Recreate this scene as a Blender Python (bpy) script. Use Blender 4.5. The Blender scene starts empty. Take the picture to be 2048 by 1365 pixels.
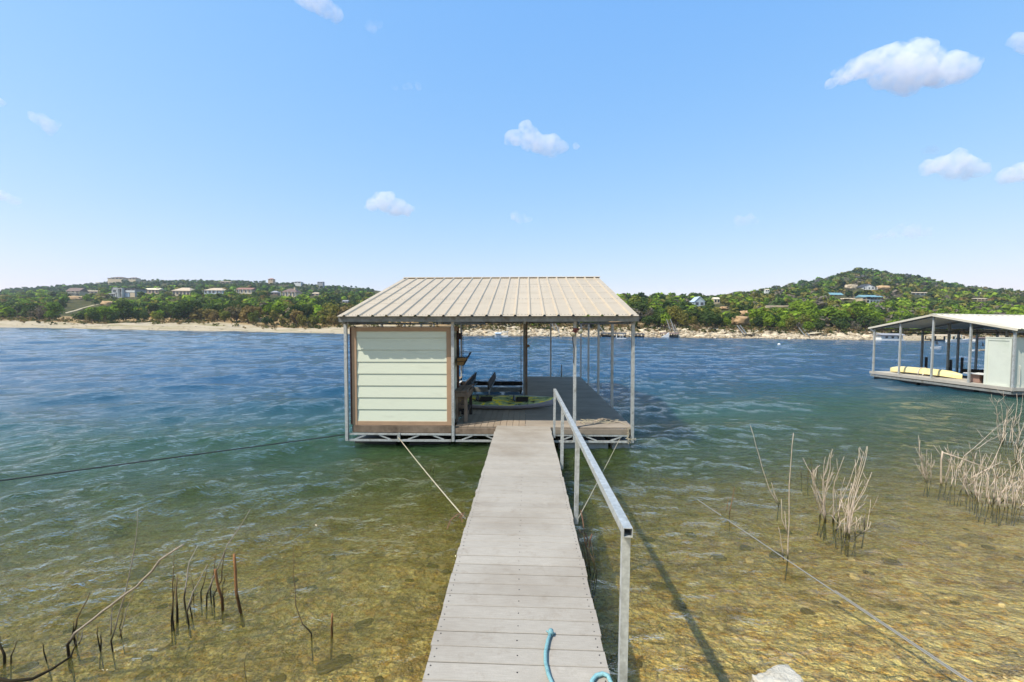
import bpy, math, random
import numpy as np
from mathutils import Vector, Matrix, noise as mnoise
R = random.Random(7)
rad = math.radians
scene = bpy.context.scene
COL = scene.collection

# ------------------------------------------------------------------ camera
F, CX, CY = 910.0, 1024.0, 682.5
EYE = np.array([0.0, 0.0, 2.62])
_r = rad(0.8)
Yc = np.array([28/F, 32.5/F, -1.0]); Yc /= np.linalg.norm(Yc)
_u = np.array([math.sin(_r), math.cos(_r), 0.0]); Zc = _u - Yc*_u.dot(Yc); Zc /= np.linalg.norm(Zc)
Xc = np.cross(Yc, Zc)
MW = np.stack([Xc, Yc, Zc], 1)            # world -> camera
def ray(px, py): return MW.T @ np.array([(px-CX)/F, -(py-CY)/F, -1.0])
def atz(px, py, z=0.0):
    d = ray(px, py); return Vector(EYE + d*((z-EYE[2])/d[2]))
def aty(px, py, y):
    d = ray(px, py); return Vector(EYE + d*(y/d[1]))
def proj(p):
    c = MW @ (np.array(p)-EYE); return CX+F*c[0]/-c[2], CY-F*c[1]/-c[2]
def projn(P):
    c = (P-EYE) @ MW.T; return CX+F*c[:, 0]/-c[:, 2], CY-F*c[:, 1]/-c[:, 2]
cam = bpy.data.cameras.new('camera'); camo = bpy.data.objects.new('camera', cam); COL.objects.link(camo)
cam.sensor_width = 36; cam.lens = 36*F/2048; cam.clip_start = 0.05; cam.clip_end = 20000
m = Matrix.Identity(4)
for i in range(3):
    for j in range(3): m[i][j] = MW[j][i]
m.translation = Vector(EYE); camo.matrix_world = m
scene.camera = camo

# ------------------------------------------------------------------ light
SUND = Vector((0.63, 0.41, -1.0)).normalized()     # direction the light travels
elev = math.asin(-SUND.z); srot = math.atan2(-SUND.x, -SUND.y)
w = bpy.data.worlds.new('World'); scene.world = w; w.use_nodes = True
nt = w.node_tree; nt.nodes.clear()
out = nt.nodes.new('ShaderNodeOutputWorld'); bg = nt.nodes.new('ShaderNodeBackground')
sky = nt.nodes.new('ShaderNodeTexSky'); sky.sky_type = 'NISHITA'; sky.sun_disc = False
sky.sun_elevation = elev; sky.sun_rotation = srot; sky.air_density = 1.0; sky.dust_density = 0.3; sky.ozone_density = 2.5
bg.inputs['Strength'].default_value = 0.15
# paler, softer clear-sky response: one power per channel over the whole sky
sp_ = nt.nodes.new('ShaderNodeSeparateColor'); cb_ = nt.nodes.new('ShaderNodeCombineColor'); nt.links.new(sky.outputs[0], sp_.inputs[0])
for i_, (g_, p_) in enumerate(((.79, .87), (.768, .48), (.975, .11))):
    a_ = nt.nodes.new('ShaderNodeMath'); a_.operation = 'MULTIPLY'; a_.inputs[1].default_value = .2305; nt.links.new(sp_.outputs[i_], a_.inputs[0])
    b_ = nt.nodes.new('ShaderNodeMath'); b_.operation = 'POWER'; b_.inputs[1].default_value = p_; nt.links.new(a_.outputs[0], b_.inputs[0])
    c_ = nt.nodes.new('ShaderNodeMath'); c_.operation = 'MULTIPLY'; c_.inputs[1].default_value = g_/.2305; nt.links.new(b_.outputs[0], c_.inputs[0]); nt.links.new(c_.outputs[0], cb_.inputs[i_])
nt.links.new(cb_.outputs[0], bg.inputs[0]); nt.links.new(bg.outputs[0], out.inputs[0])
sl = bpy.data.lights.new('sun', 'SUN'); sl.energy = 3.6; sl.angle = rad(0.5); sl.color = (1.0, 0.93, 0.82)
so = bpy.data.objects.new('sun', sl); COL.objects.link(so)
so.rotation_euler = SUND.to_track_quat('-Z', 'Y').to_euler(); so.location = (-20, -20, 40)
scene.view_settings.view_transform = 'Standard'; scene.view_settings.look = 'None'
scene.view_settings.exposure = 0.68; scene.view_settings.gamma = 1.0
scene.view_settings.use_curve_mapping = False
scene.render.engine = 'CYCLES'
scene.cycles.use_denoising = True
scene.cycles.max_bounces = 12; scene.cycles.volume_bounces = 10; scene.cycles.diffuse_bounces = 3; scene.cycles.glossy_bounces = 3
scene.cycles.transparent_max_bounces = 40; scene.cycles.caustics_reflective = False; scene.cycles.caustics_refractive = False

# ------------------------------------------------------------------ materials
def lin(c):
    return tuple((v/255/12.92 if v/255 <= .04045 else ((v/255+.055)/1.055)**2.4) for v in c)
class NT:
    def __init__(s, name):
        s.m = bpy.data.materials.new(name); s.m.use_nodes = True; s.t = s.m.node_tree; s.t.nodes.clear()
        s.out = s.n('ShaderNodeOutputMaterial')
    def n(s, k, **kw):
        x = s.t.nodes.new(k)
        for a, b in kw.items():
            if hasattr(x, a) and a not in x.inputs.keys(): setattr(x, a, b)
        return x
    def l(s, a, b): s.t.links.new(a, b)
    def pos(s, scale=(1, 1, 1), obj=False):
        if obj: o = s.n('ShaderNodeTexCoord').outputs['Object']
        else: o = s.n('ShaderNodeNewGeometry').outputs['Position']
        mp = s.n('ShaderNodeMapping'); mp.inputs['Scale'].default_value = scale; s.l(o, mp.inputs[0]); return mp.outputs[0]
    def noise(s, vec, scale, detail=4, rough=.55, dist=0):
        x = s.n('ShaderNodeTexNoise'); x.inputs['Scale'].default_value = scale; x.inputs['Detail'].default_value = detail
        x.inputs['Roughness'].default_value = rough; x.inputs['Distortion'].default_value = dist; s.l(vec, x.inputs['Vector']); return x.outputs[0]
    def ramp(s, fac, stops, interp='LINEAR'):
        x = s.n('ShaderNodeValToRGB'); e = x.color_ramp.elements; x.color_ramp.interpolation = interp
        while len(e) < len(stops): e.new(.5)
        for k, (p, c) in enumerate(stops):
            e[k].position = p; e[k].color = (*c, 1) if not isinstance(c, (int, float)) else (c, c, c, 1)
        s.l(fac, x.inputs[0]); return x.outputs[0]
    def mix(s, f, a, b, mode='MIX'):
        x = s.n('ShaderNodeMix'); x.data_type = 'RGBA'; x.blend_type = mode
        for v, i in ((f, 0), (a, 6), (b, 7)):
            if hasattr(v, 'node'): s.l(v, x.inputs[i])
            elif i == 0: x.inputs[0].default_value = v
            else: x.inputs[i].default_value = (*v, 1)
        return x.outputs[2]
    def math(s, op, a, b=0.0, c=None, clamp=False):
        x = s.n('ShaderNodeMath'); x.operation = op; x.use_clamp = clamp
        for v, i in ((a, 0), (b, 1), (c, 2)):
            if v is None: continue
            if hasattr(v, 'node'): s.l(v, x.inputs[i])
            else: x.inputs[i].default_value = v
        return x.outputs[0]
    def bump(s, h, strength=.3, dist=.01, normal=None):
        x = s.n('ShaderNodeBump'); x.inputs['Strength'].default_value = strength; x.inputs['Distance'].default_value = dist
        s.l(h, x.inputs['Height'])
        if normal is not None: s.l(normal, x.inputs['Normal'])
        return x.outputs[0]
    def prin(s, base, rough=.6, metal=0.0, spec=.5, normal=None):
        x = s.n('ShaderNodeBsdfPrincipled')
        for v, k in ((base, 'Base Color'), (rough, 'Roughness'), (metal, 'Metallic'), (spec, 'Specular IOR Level')):
            if hasattr(v, 'node'): s.l(v, x.inputs[k])
            else: x.inputs[k].default_value = (*v, 1) if isinstance(v, tuple) else v
        if normal is not None: s.l(normal, x.inputs['Normal'])
        s.l(x.outputs[0], s.out.inputs[0]); return x
MATS = {}
def simple(name, rgb, rough=.6, metal=0.0, var=.15, scale=8.0, bump=.15, spec=.4, dark=None, dscale=2.0, rnd=.1, stretch=(1, 1, 1), bd=.005):
    """noise-varied paint / metal / wood; optional dark stain patches and per-object tint"""
    if name in MATS: return MATS[name]
    k = NT(name); c = lin(rgb) if max(rgb) > 1 else rgb
    v = k.noise(k.pos(stretch), scale, 5)
    col = k.mix(k.ramp(v, [(.3, 0.0), (.7, 1.0)]), tuple(x*(1-var) for x in c), tuple(min(1, x*(1+var)) for x in c))
    if dark is not None:
        dc = lin(dark) if max(dark) > 1 else dark
        col = k.mix(k.ramp(k.noise(k.pos(stretch), dscale, 6, .65), [(.52, 0.0), (.72, .8)]), col, dc)
    if rnd:
        oi = k.n('ShaderNodeObjectInfo')
        f = k.math('MULTIPLY_ADD', oi.outputs['Random'], 2*rnd, 1-rnd)
        cc = k.n('ShaderNodeCombineColor'); [k.l(f, cc.inputs[i]) for i in range(3)]
        col = k.mix(1.0, col, cc.outputs[0], 'MULTIPLY')
    nrm = k.bump(k.noise(k.pos(stretch), scale*5, 4), bump, bd) if bump else None
    k.prin(col, rough, metal, spec, nrm); MATS[name] = k.m; return k.m

galv = simple('galvanised', (172, 175, 172), .5, .2, .22, 30, .1, rnd=.06, dark=(120, 118, 108), dscale=9)
galv_d = simple('galvanised_dull', (128, 130, 126), .6, .2, .25, 12, .15, dark=(96, 84, 66), dscale=5)
roofm = simple('tan_metal_roof', (190, 172, 142), .42, .05, .05, 3, .04, spec=.4, dark=(180, 162, 130), dscale=1.6, rnd=.03)
roofw = simple('white_metal_roof', (206, 198, 178), .45, .05, .05, 3, .04, dark=(188, 180, 158), dscale=1.0, rnd=.02)
siding = simple('sage_siding', (214, 218, 196), .75, 0, .03, 3, .2, dark=(200, 203, 182), dscale=3, rnd=.03, stretch=(.5, 1, 3), spec=.2)
sagepaint = simple('sage_panel', (204, 208, 194), .7, 0, .04, 3, .1, dark=(180, 188, 170), dscale=1.5, rnd=.02)
trim = simple('taupe_trim', (172, 142, 114), .75, 0, .08, 6, .2, rnd=.03, spec=.2)
trimd = simple('brown_trim', (88, 58, 44), .75, 0, .1, 6, .2, spec=.2)
oldwood = simple('weathered_timber', (128, 112, 96), .9, 0, .3, 5, .6, rnd=.15, dark=(66, 56, 48), dscale=3, spec=.15)
darkwood = simple('dark_timber', (58, 52, 48), .85, 0, .35, 6, .6, rnd=.2, dark=(110, 100, 92), dscale=5, spec=.2)
black = simple('black_plastic', (26, 26, 28), .5, 0, .2, 5, .1, rnd=.05)
steel_black = simple('dark_steel', (44, 44, 46), .55, .3, .2, 5, .1)
floatm = simple('grey_float', (150, 152, 152), .6, 0, .12, 4, .2, dark=(92, 88, 66), dscale=5)
rusty = simple('rusty_wire', (126, 94, 74), .9, 0, .3, 20, .3, spec=.2)
ropem = simple('pale_rope', (176, 166, 142), .95, 0, .15, 60, .4, spec=.1)
cablem = simple('steel_cable', (138, 138, 134), .6, .1, .1, 60, .2)
dcable = simple('dark_cable', (52, 50, 48), .6, .2, .1, 60, .2)
bluerope = simple('blue_rope', (128, 170, 172), .85, 0, .18, 90, .5, dark=(84, 128, 138), dscale=30, spec=.2)
stick_pale = simple('bleached_bark', (178, 162, 142), .9, 0, .2, 30, .4, dark=(120, 98, 78), dscale=8, rnd=.12, spec=.1)
stick_dark = simple('dark_wet_bark', (74, 62, 46), .8, 0, .3, 30, .4, rnd=.2, spec=.25)
stick_red = simple('reddish_bark', (150, 104, 64), .85, 0, .2, 30, .4, dark=(96, 66, 42), dscale=9, rnd=.1, spec=.15)
white_paint = simple('white_paint', (214, 214, 210), .6, 0, .04, 3, .05, rnd=.03)
yellowp = simple('yellow_plastic', (220, 203, 146), .45, 0, .05, 3, .03, dark=(214, 182, 92), dscale=2)
cloth = simple('pale_strap', (196, 190, 176), .9, 0, .08, 20, .3)
brownbox = simple('brown_bin', (148, 118, 104), .7, 0, .08, 6, .1)
coir = simple('coir_liner', (150, 122, 84), .95, 0, .3, 40, .8, spec=.05)
rockm = simple('limestone', (204, 196, 178), .95, 0, .2, 14, 1.0, dark=(120, 106, 84), dscale=16, rnd=.14, spec=.1, bd=.02)
bankrock = simple('bank_limestone', (200, 184, 156), .95, 0, .15, .8, .6, dark=(150, 130, 104), dscale=1.1, rnd=.2, spec=.05, bd=.2)
glassd = simple('dark_glass', (38, 48, 56), .12, 0, .2, .6, 0, spec=.8)
glassb = simple('light_glass', (132, 160, 176), .15, 0, .2, .6, 0, spec=.8)
lampred = simple('faded_red_bakelite', (128, 74, 62), .6, 0, .15, 20, .1)
lampglass = simple('clear_bulb_glass', (196, 190, 160), .15, 0, .1, 20, 0, spec=.8)

def plank_mat(name, rgb, dark, grain=(1, 14, 1), rnd=.09):
    k = NT(name); c = lin(rgb); p = k.pos(grain)
    n1 = k.noise(p, 9, 6, .65); n2 = k.noise(k.pos(), 1.3, 4); n3 = k.noise(k.pos(), 160, 2)
    col = k.mix(k.ramp(n1, [(.3, 0.0), (.75, 1.0)]), tuple(x*.84 for x in c), tuple(x*1.1 for x in c))
    col = k.mix(k.ramp(n2, [(.44, 0.0), (.75, .6)]), col, lin(dark)); col = k.mix(k.ramp(k.noise(k.pos(), 7, 5, .7), [(.56, 0.0), (.74, .5)]), col, lin(dark)); col = k.mix(k.ramp(k.noise(k.pos(), 3.1, 6, .75), [(.60, 0.0), (.70, .35)]), col, tuple(min(1, q*1.25) for q in c))
    col = k.mix(k.ramp(n3, [(.35, .22), (.6, 0.0)]), col, tuple(x*.6 for x in c))
    oi = k.n('ShaderNodeObjectInfo')
    f = k.math('MULTIPLY_ADD', oi.outputs['Random'], 2*rnd, 1-rnd)
    cc = k.n('ShaderNodeCombineColor'); [k.l(f, cc.inputs[i]) for i in range(3)]
    col = k.mix(1.0, col, cc.outputs[0], 'MULTIPLY')
    h = k.math('ADD', n1, k.math('MULTIPLY', n3, .6))
    k.prin(col, .95, 0, .1, k.bump(h, .6, .004)); MATS[name] = k.m; return k.m
plank_w = plank_mat('walkway_board', (168, 160, 147), (134, 122, 106), rnd=.05)
plank_d = plank_mat('deck_board_cross', (156, 144, 128), (112, 102, 90))
plank_l = plank_mat('deck_board_long', (160, 144, 124), (112, 96, 80), (14, 1, 1))
plank_n = plank_mat('pale_deck_board', (186, 180, 168), (150, 142, 130))

# ------------------------------------------------------------------ mesh builder
class MB:
    def __init__(s): s.v = []; s.f = []
    def add(s, vs, fs):
        o = len(s.v); s.v += [Vector(p) for p in vs]; s.f += [tuple(i+o for i in f) for f in fs]; return s
    def box(s, c, d, rot=None):
        x, y, z = (q/2 for q in d); c = Vector(c)
        vs = [Vector((a*x, b*y, e*z)) for a in (-1, 1) for b in (-1, 1) for e in (-1, 1)]
        if rot is not None: vs = [rot @ q for q in vs]
        return s.add([q+c for q in vs], [(0, 1, 3, 2), (4, 6, 7, 5), (0, 4, 5, 1), (2, 3, 7, 6), (0, 2, 6, 4), (1, 5, 7, 3)])
    def bb(s, x0, x1, y0, y1, z0, z1): return s.box(((x0+x1)/2, (y0+y1)/2, (z0+z1)/2), (x1-x0, y1-y0, z1-z0))
    def beam(s, a, b, wd, ht, up=(0, 0, 1)):
        a = Vector(a); b = Vector(b); d = (b-a); L = d.length; d.normalize(); up = Vector(up)
        if abs(d.dot(up)) > .98: up = Vector((0, 1, 0))
        x = d.cross(up).normalized(); z = x.cross(d)
        rot = Matrix((x, d, z)).transposed(); return s.box((a+b)/2, (wd, L, ht), rot)
    def tube(s, pts, r, n=6, caps=True):
        pts = [Vector(p) for p in pts]; k = len(pts); o = len(s.v); prev = None
        rs = r if isinstance(r, (list, tuple)) else [r]*k
        for i, p in enumerate(pts):
            t = (pts[min(i+1, k-1)]-pts[max(i-1, 0)]).normalized()
            if prev is None:
                a = Vector((0, 0, 1)) if abs(t.z) < .9 else Vector((1, 0, 0)); x = t.cross(a).normalized()
            else: x = (prev-t*prev.dot(t)).normalized()
            prev = x; y = t.cross(x)
            for j in range(n):
                an = 2*math.pi*j/n; s.v.append(p+x*math.cos(an)*rs[i]+y*math.sin(an)*rs[i])
        for i in range(k-1):
            for j in range(n):
                s.f.append((o+i*n+j, o+i*n+(j+1) % n, o+(i+1)*n+(j+1) % n, o+(i+1)*n+j))
        if caps: s.f.append(tuple(o+j for j in reversed(range(n)))); s.f.append(tuple(o+(k-1)*n+j for j in range(n)))
        return s
    def lathe(s, c, prof, n=12, axis=None):
        c = Vector(c); rot = axis.to_track_quat('Z', 'Y').to_matrix() if axis is not None else Matrix.Identity(3); o = len(s.v)
        for (r, z) in prof:
            for j in range(n):
                a = 2*math.pi*j/n; s.v.append(c+rot @ Vector((r*math.cos(a), r*math.sin(a), z)))
        for i in range(len(prof)-1):
            for j in range(n): s.f.append((o+i*n+j, o+i*n+(j+1) % n, o+(i+1)*n+(j+1) % n, o+(i+1)*n+j))
        return s
    def prism(s, poly, a, b, axis='y'):
        n = len(poly); vs = []
        for t in (a, b):
            for (p, q) in poly: vs.append((p, t, q) if axis == 'y' else (t, p, q) if axis == 'x' else (p, q, t))
        return s.add(vs, [tuple(range(n)), tuple(reversed(range(n, 2*n)))]+[(i, i+n, (i+1) % n+n, (i+1) % n) for i in range(n)])
    def mesh(s, name, mat, smooth=False, off=None):
        me = bpy.data.meshes.new(name); o = Vector(off) if off is not None else Vector((0, 0, 0))
        me.from_pydata([tuple(p-o) for p in s.v], [], s.f)
        if mat: me.materials.append(mat)
        if smooth: me.polygons.foreach_set('use_smooth', [True]*len(me.polygons))
        me.validate(); me.update(); return me
OFF = {}
def link(name, me, parent=None):
    o = bpy.data.objects.new(name, me); COL.objects.link(o)
    if parent is not None: o.parent = parent
    return o
def part(mb, name, mat, parent, smooth=False, label=None, kind=None, bevel=0):
    o = link(name, mb.mesh(name, mat, smooth, OFF.get(root_of(parent).name if parent else None)), parent)
    if label: o['label'] = label
    if kind: o['kind'] = kind
    if bevel:
        b = o.modifiers.new('bevel', 'BEVEL'); b.width = bevel; b.segments = 2; b.limit_method = 'ANGLE'
    return o
def root_of(o):
    while o.parent is not None: o = o.parent
    return o
def tag(o, label, cat, group=None):
    o['label'] = label; o['category'] = cat
    if group: o['group'] = group
    return o
def thing(name, label, cat, base=(0, 0, 0), group=None, frame=None):
    o = bpy.data.objects.new(name, None); COL.objects.link(o); o.empty_display_size = .2
    tag(o, label, cat, group); OFF[o.name] = Vector(base)
    o.matrix_world = (frame or Matrix.Identity(4)) @ Matrix.Translation(Vector(base)); return o
def solo(mb, name, mat, label, cat, base=(0, 0, 0), group=None, frame=None, smooth=False, bevel=0):
    o = link(name, mb.mesh(name, mat, smooth, base)); tag(o, label, cat, group)
    o.matrix_world = (frame or Matrix.Identity(4)) @ Matrix.Translation(Vector(base))
    if bevel:
        b = o.modifiers.new('bevel', 'BEVEL'); b.width = bevel; b.segments = 2; b.limit_method = 'ANGLE'
    return o
def structure(o): o['kind'] = 'structure'; return o
def inst(me, name, parent, loc, rot=(0, 0, 0), scale=(1, 1, 1)):
    o = bpy.data.objects.new(name, me); COL.objects.link(o); o.parent = parent
    o.location = Vector(loc)-OFF.get(root_of(parent).name, Vector((0, 0, 0))); o.rotation_euler = rot; o.scale = scale; return o
def npmesh(name, V, Fq, mat, smooth=True):
    me = bpy.data.meshes.new(name); V = np.asarray(V, dtype=np.float32); Fq = np.asarray(Fq, dtype=np.int32)
    k = Fq.shape[1]; me.vertices.add(len(V)); me.vertices.foreach_set('co', V.ravel())
    me.loops.add(Fq.size); me.loops.foreach_set('vertex_index', Fq.ravel())
    me.polygons.add(len(Fq)); me.polygons.foreach_set('loop_start', np.arange(0, Fq.size, k, dtype=np.int32))
    me.polygons.foreach_set('loop_total', np.full(len(Fq), k, dtype=np.int32))
    me.polygons.foreach_set('use_smooth', np.full(len(Fq), smooth))
    if mat: me.materials.append(mat)
    me.update(calc_edges=True); return me
def gridfaces(nr, nc):
    i = np.arange(nr-1)[:, None]*nc+np.arange(nc-1)[None, :]
    return np.stack([i, i+1, i+nc+1, i+nc], -1).reshape(-1, 4)
nprng = np.random.default_rng(5)
def vnoise(x, y, seed=0, octaves=4):
    """value noise, vectorised"""
    tot = np.zeros_like(x, dtype=float); amp = 1.0; s = 0
    for o in range(octaves):
        xi = np.floor(x).astype(int); yi = np.floor(y).astype(int); fx = x-xi; fy = y-yi
        fx = fx*fx*(3-2*fx); fy = fy*fy*(3-2*fy)
        def h(a, b):
            n = (a*374761393+b*668265263+(seed+o)*974711) & 0x7fffffff
            n = (n ^ (n >> 13))*1274126177 & 0x7fffffff
            return ((n ^ (n >> 16)) & 0xffff)/65535.0
        v = (h(xi, yi)*(1-fx)+h(xi+1, yi)*fx)*(1-fy)+(h(xi, yi+1)*(1-fx)+h(xi+1, yi+1)*fx)*fy
        tot += amp*(v-.5); s += amp; amp *= .5; x = x*2.03+17.3; y = y*2.03+5.1
    return tot/s*2

# ------------------------------------------------------------------ lake bed
def bed_z(x, y):
    d = .135*(y-2.88)-.043*(np.clip(x, -12, 14)-1.9)
    d = np.where(d > .9, .9+(d-.9)*1.6, d)
    d = np.minimum(d, 5.0)
    n = vnoise(x*.55, y*.55, 3, 5)*.14+vnoise(x*3.1, y*3.1, 9, 3)*.03
    return -d+n*np.clip(.5+d, .3, 1.4)
SH = [(-400, 150), (-149, 124), (-80, 112), (-43, 103), (-14, 100), (30, 110), (78, 112), (123, 116), (400, 130)]
def shore_y(x): return np.interp(x, [a for a, b in SH], [b for a, b in SH])
gx = np.sinh(np.linspace(-4.2, 4.2, 520)); gx = gx/gx.max()*210
gy = np.concatenate([np.linspace(-6, 0, 16)[:-1], np.linspace(0, 12, 170)[:-1], 12+100*np.linspace(0, 1, 90)**2.2])
GX, GY = np.meshgrid(gx, gy); GZ = bed_z(GX, GY)
GZ = np.where(GY < 1.2, np.maximum(GZ, -.3), GZ)
k = NT('lake_bed')
pw = k.pos()
n_big = k.noise(pw, .9, 5, .6); n_mid = k.noise(k.pos((1, 1.4, 1)), 5, 5, .6, .6)
vo = k.n('ShaderNodeTexVoronoi'); vo.inputs['Scale'].default_value = 16; k.l(pw, vo.inputs['Vector'])
vo2 = k.n('ShaderNodeTexVoronoi'); vo2.inputs['Scale'].default_value = 45; k.l(pw, vo2.inputs['Vector'])
sep = k.n('ShaderNodeSeparateColor'); k.l(vo.outputs['Color'], sep.inputs[0])
c = k.ramp(n_mid, [(.30, lin((130, 86, 28))), (.42, lin((236, 186, 88))), (.54, lin((255, 238, 160))), (.70, lin((238, 198, 118)))])
c = k.mix(k.ramp(n_big, [(.50, 0.0), (.66, .45)]), c, lin((150, 122, 60)))
c = k.mix(k.ramp(k.noise(k.pos((1, 1.6, 1)), 1.7, 6, .68, .8), [(.52, 0.0), (.62, .8)]), c, lin((96, 74, 32)))
c = k.mix(k.math('MULTIPLY', sep.outputs[0], .35), c, lin((196, 178, 136)))
c = k.mix(k.ramp(vo.outputs['Distance'], [(.42, 0.0), (.66, .35)]), c, lin((110, 84, 40)))
hh = k.math('ADD', vo.outputs['Distance'], k.math('MULTIPLY', vo2.outputs['Distance'], .4))
k.prin(c, .9, 0, .2, k.bump(hh, .9, .045)); bedm = k.m
bed = structure(link('lake_bed', npmesh('lake_bed', np.stack([GX, GY, GZ], -1).reshape(-1, 3), gridfaces(len(gy), len(gx)), bedm)))

# ------------------------------------------------------------------ far land
AZ = [-500, -60, 240, 450, 620, 770, 1000, 1250, 1400, 1500, 1600, 1700, 1800, 1900, 2048, 2500]
DD = [16, 30, 52, 100, 190, 340, 540, 800]          # metres behind the shoreline
EL = {  # height angle in photo pixels over the local horizon at each distance
    -500: [-9, -5, 4, 18, 34, 42, 44, 20], -60: [-9, -5, 4, 20, 34, 46, 52, 20], 240: [-9, -5, 6, 28, 44, 62, 79, 30], 450: [-10, -5, 8, 30, 48, 66, 80, 30],
    620: [-9, -5, 4, 24, 42, 58, 73, 30], 770: [-8, -4, 4, 20, 38, 55, 64, 30], 1000: [-1, 9, 20, 34, 38, 36, 34, 10],
    1250: [-1, 9, 22, 40, 44, 40, 36, 10], 1400: [-2, 9, 22, 42, 50, 46, 38, 10], 1500: [-2, 9, 22, 42, 58, 62, 44, 10],
    1600: [-3, 7, 18, 40, 62, 86, 60, 20], 1700: [-4, 6, 18, 42, 72, 112, 74, 20], 1800: [-5, 3, 14, 40, 68, 98, 72, 20],
    1900: [-9, -4, 10, 36, 62, 78, 62, 20], 2048: [-9, -5, 6, 32, 58, 68, 56, 20], 2500: [-9, -5, 6, 30, 50, 60, 50, 20]}
AX = [(a-1052)/F for a in AZ]
def terr_h(x, y):
    x = np.asarray(x, float); y = np.asarray(y, float)
    s = x/np.maximum(y, 1.0); sy = shore_y(x); t = y-sy
    cols = np.array([EL[a] for a in AZ], float)
    hs = []
    for j, dd in enumerate(DD):
        e = np.interp(s, AX, cols[:, j])
        hs.append(2.62+e*(sy+dd)/F)
    hs = [np.zeros_like(s)-1.6, np.zeros_like(s)]+hs; ds = [-10, 0]+DD
    h = np.full_like(s, 0.0)
    for j in range(len(ds)-1):
        f = np.clip((t-ds[j])/(ds[j+1]-ds[j]), 0, 1); seg = (t >= ds[j]) & (t <= ds[j+1])
        h = np.where(seg, hs[j]*(1-f)+hs[j+1]*f, h)
    h = np.where(t > ds[-1], hs[-1], h); h = np.where(t < ds[0], hs[0], h)
    amp = np.clip(t/60, 0, 1)*2.2+np.clip(t/12, 0, 1)*.25
    return h+vnoise(x*.03, y*.03, 21, 4)*amp*1.5+vnoise(x*.25, y*.25, 5, 3)*np.clip(t/10, 0, 1)*.35
def terr1(x, y): return float(terr_h(np.array([x]), np.array([y]))[0])
az = np.linspace(-1.75, 1.62, 560)
tt = np.concatenate([np.linspace(-10, 30, 60)[:-1], np.linspace(30, 110, 46)[:-1], np.linspace(110, 900, 90)])
TT, SS = np.meshgrid(tt, az, indexing='ij')
TY = 112+TT; TXx = SS*TY
for _ in range(4): TY = shore_y(TXx)+TT; TXx = SS*TY
TZ = terr_h(TXx, TY)
k = NT('hill_ground'); pw = k.pos()
a1 = k.n('ShaderNodeAttribute'); a1.attribute_name = 'beach'; a2 = k.n('ShaderNodeAttribute'); a2.attribute_name = 'rocky'
sandc = k.ramp(k.noise(k.pos((.25, 1.6, 1)), .35, 6, .65), [(.3, lin((156, 138, 106))), (.47, lin((186, 172, 146))), (.58, lin((160, 144, 112))), (.68, lin((132, 134, 78)))])
grass = k.ramp(k.noise(k.pos((.5, 1.3, 1)), .4, 6, .7), [(.3, lin((128, 104, 74))), (.5, lin((166, 138, 98))), (.62, lin((146, 128, 82))), (.75, lin((104, 106, 56)))])
brush = k.ramp(k.noise(pw, .25, 6, .7), [(.3, lin((48, 54, 28))), (.5, lin((70, 70, 38))), (.7, lin((96, 86, 54))), (.86, lin((160, 140, 102)))])
c = k.mix(k.ramp(a1.outputs['Fac'], [(.33, 1.0), (.42, 0.0)]), grass, brush)
nb = k.math('ADD', a1.outputs['Fac'], k.math('MULTIPLY_ADD', k.noise(k.pos((.3, 2, 1)), .5, 4), .3, -.15))
c = k.mix(k.ramp(nb, [(.62, 0.0), (.72, 1.0)]), c, sandc)
c = k.mix(k.math('MULTIPLY', a2.outputs['Fac'], .75), c, k.ramp(k.noise(pw, .9, 4, .6), [(.35, lin((92, 76, 56))), (.6, lin((150, 132, 104)))]))
k.prin(c, .95, 0, .1, k.bump(k.noise(pw, 1.2, 5, .7), .8, .4)); landm = k.m
land = structure(link('far_hills', npmesh('far_hills', np.stack([TXx, TY, TZ], -1).reshape(-1, 3), gridfaces(len(tt), len(az)), landm)))
bw = np.interp(TT, [-10, 8, 14, 22, 32, 46, 60], [1, 1, .85, .62, .5, .4, 0.1])
bwr = np.interp(TT, [-10, 8, 14, 19, 26], [1, 1, .8, .5, 0.1])
rr = np.clip((TXx+35)/20, 0, 1)
rk = rr*np.interp(TT, [0, 2, 17, 22], [1, 1, 1, 0])*np.clip((80-TXx)/20, .15, 1)
at2 = land.data.attributes.new('rocky', 'FLOAT', 'POINT'); at2.data.foreach_set('value', rk.ravel().astype(np.float32))
at_ = land.data.attributes.new('beach', 'FLOAT', 'POINT'); at_.data.foreach_set('value', (bw*(1-rr)+bwr*rr).ravel().astype(np.float32))

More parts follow.
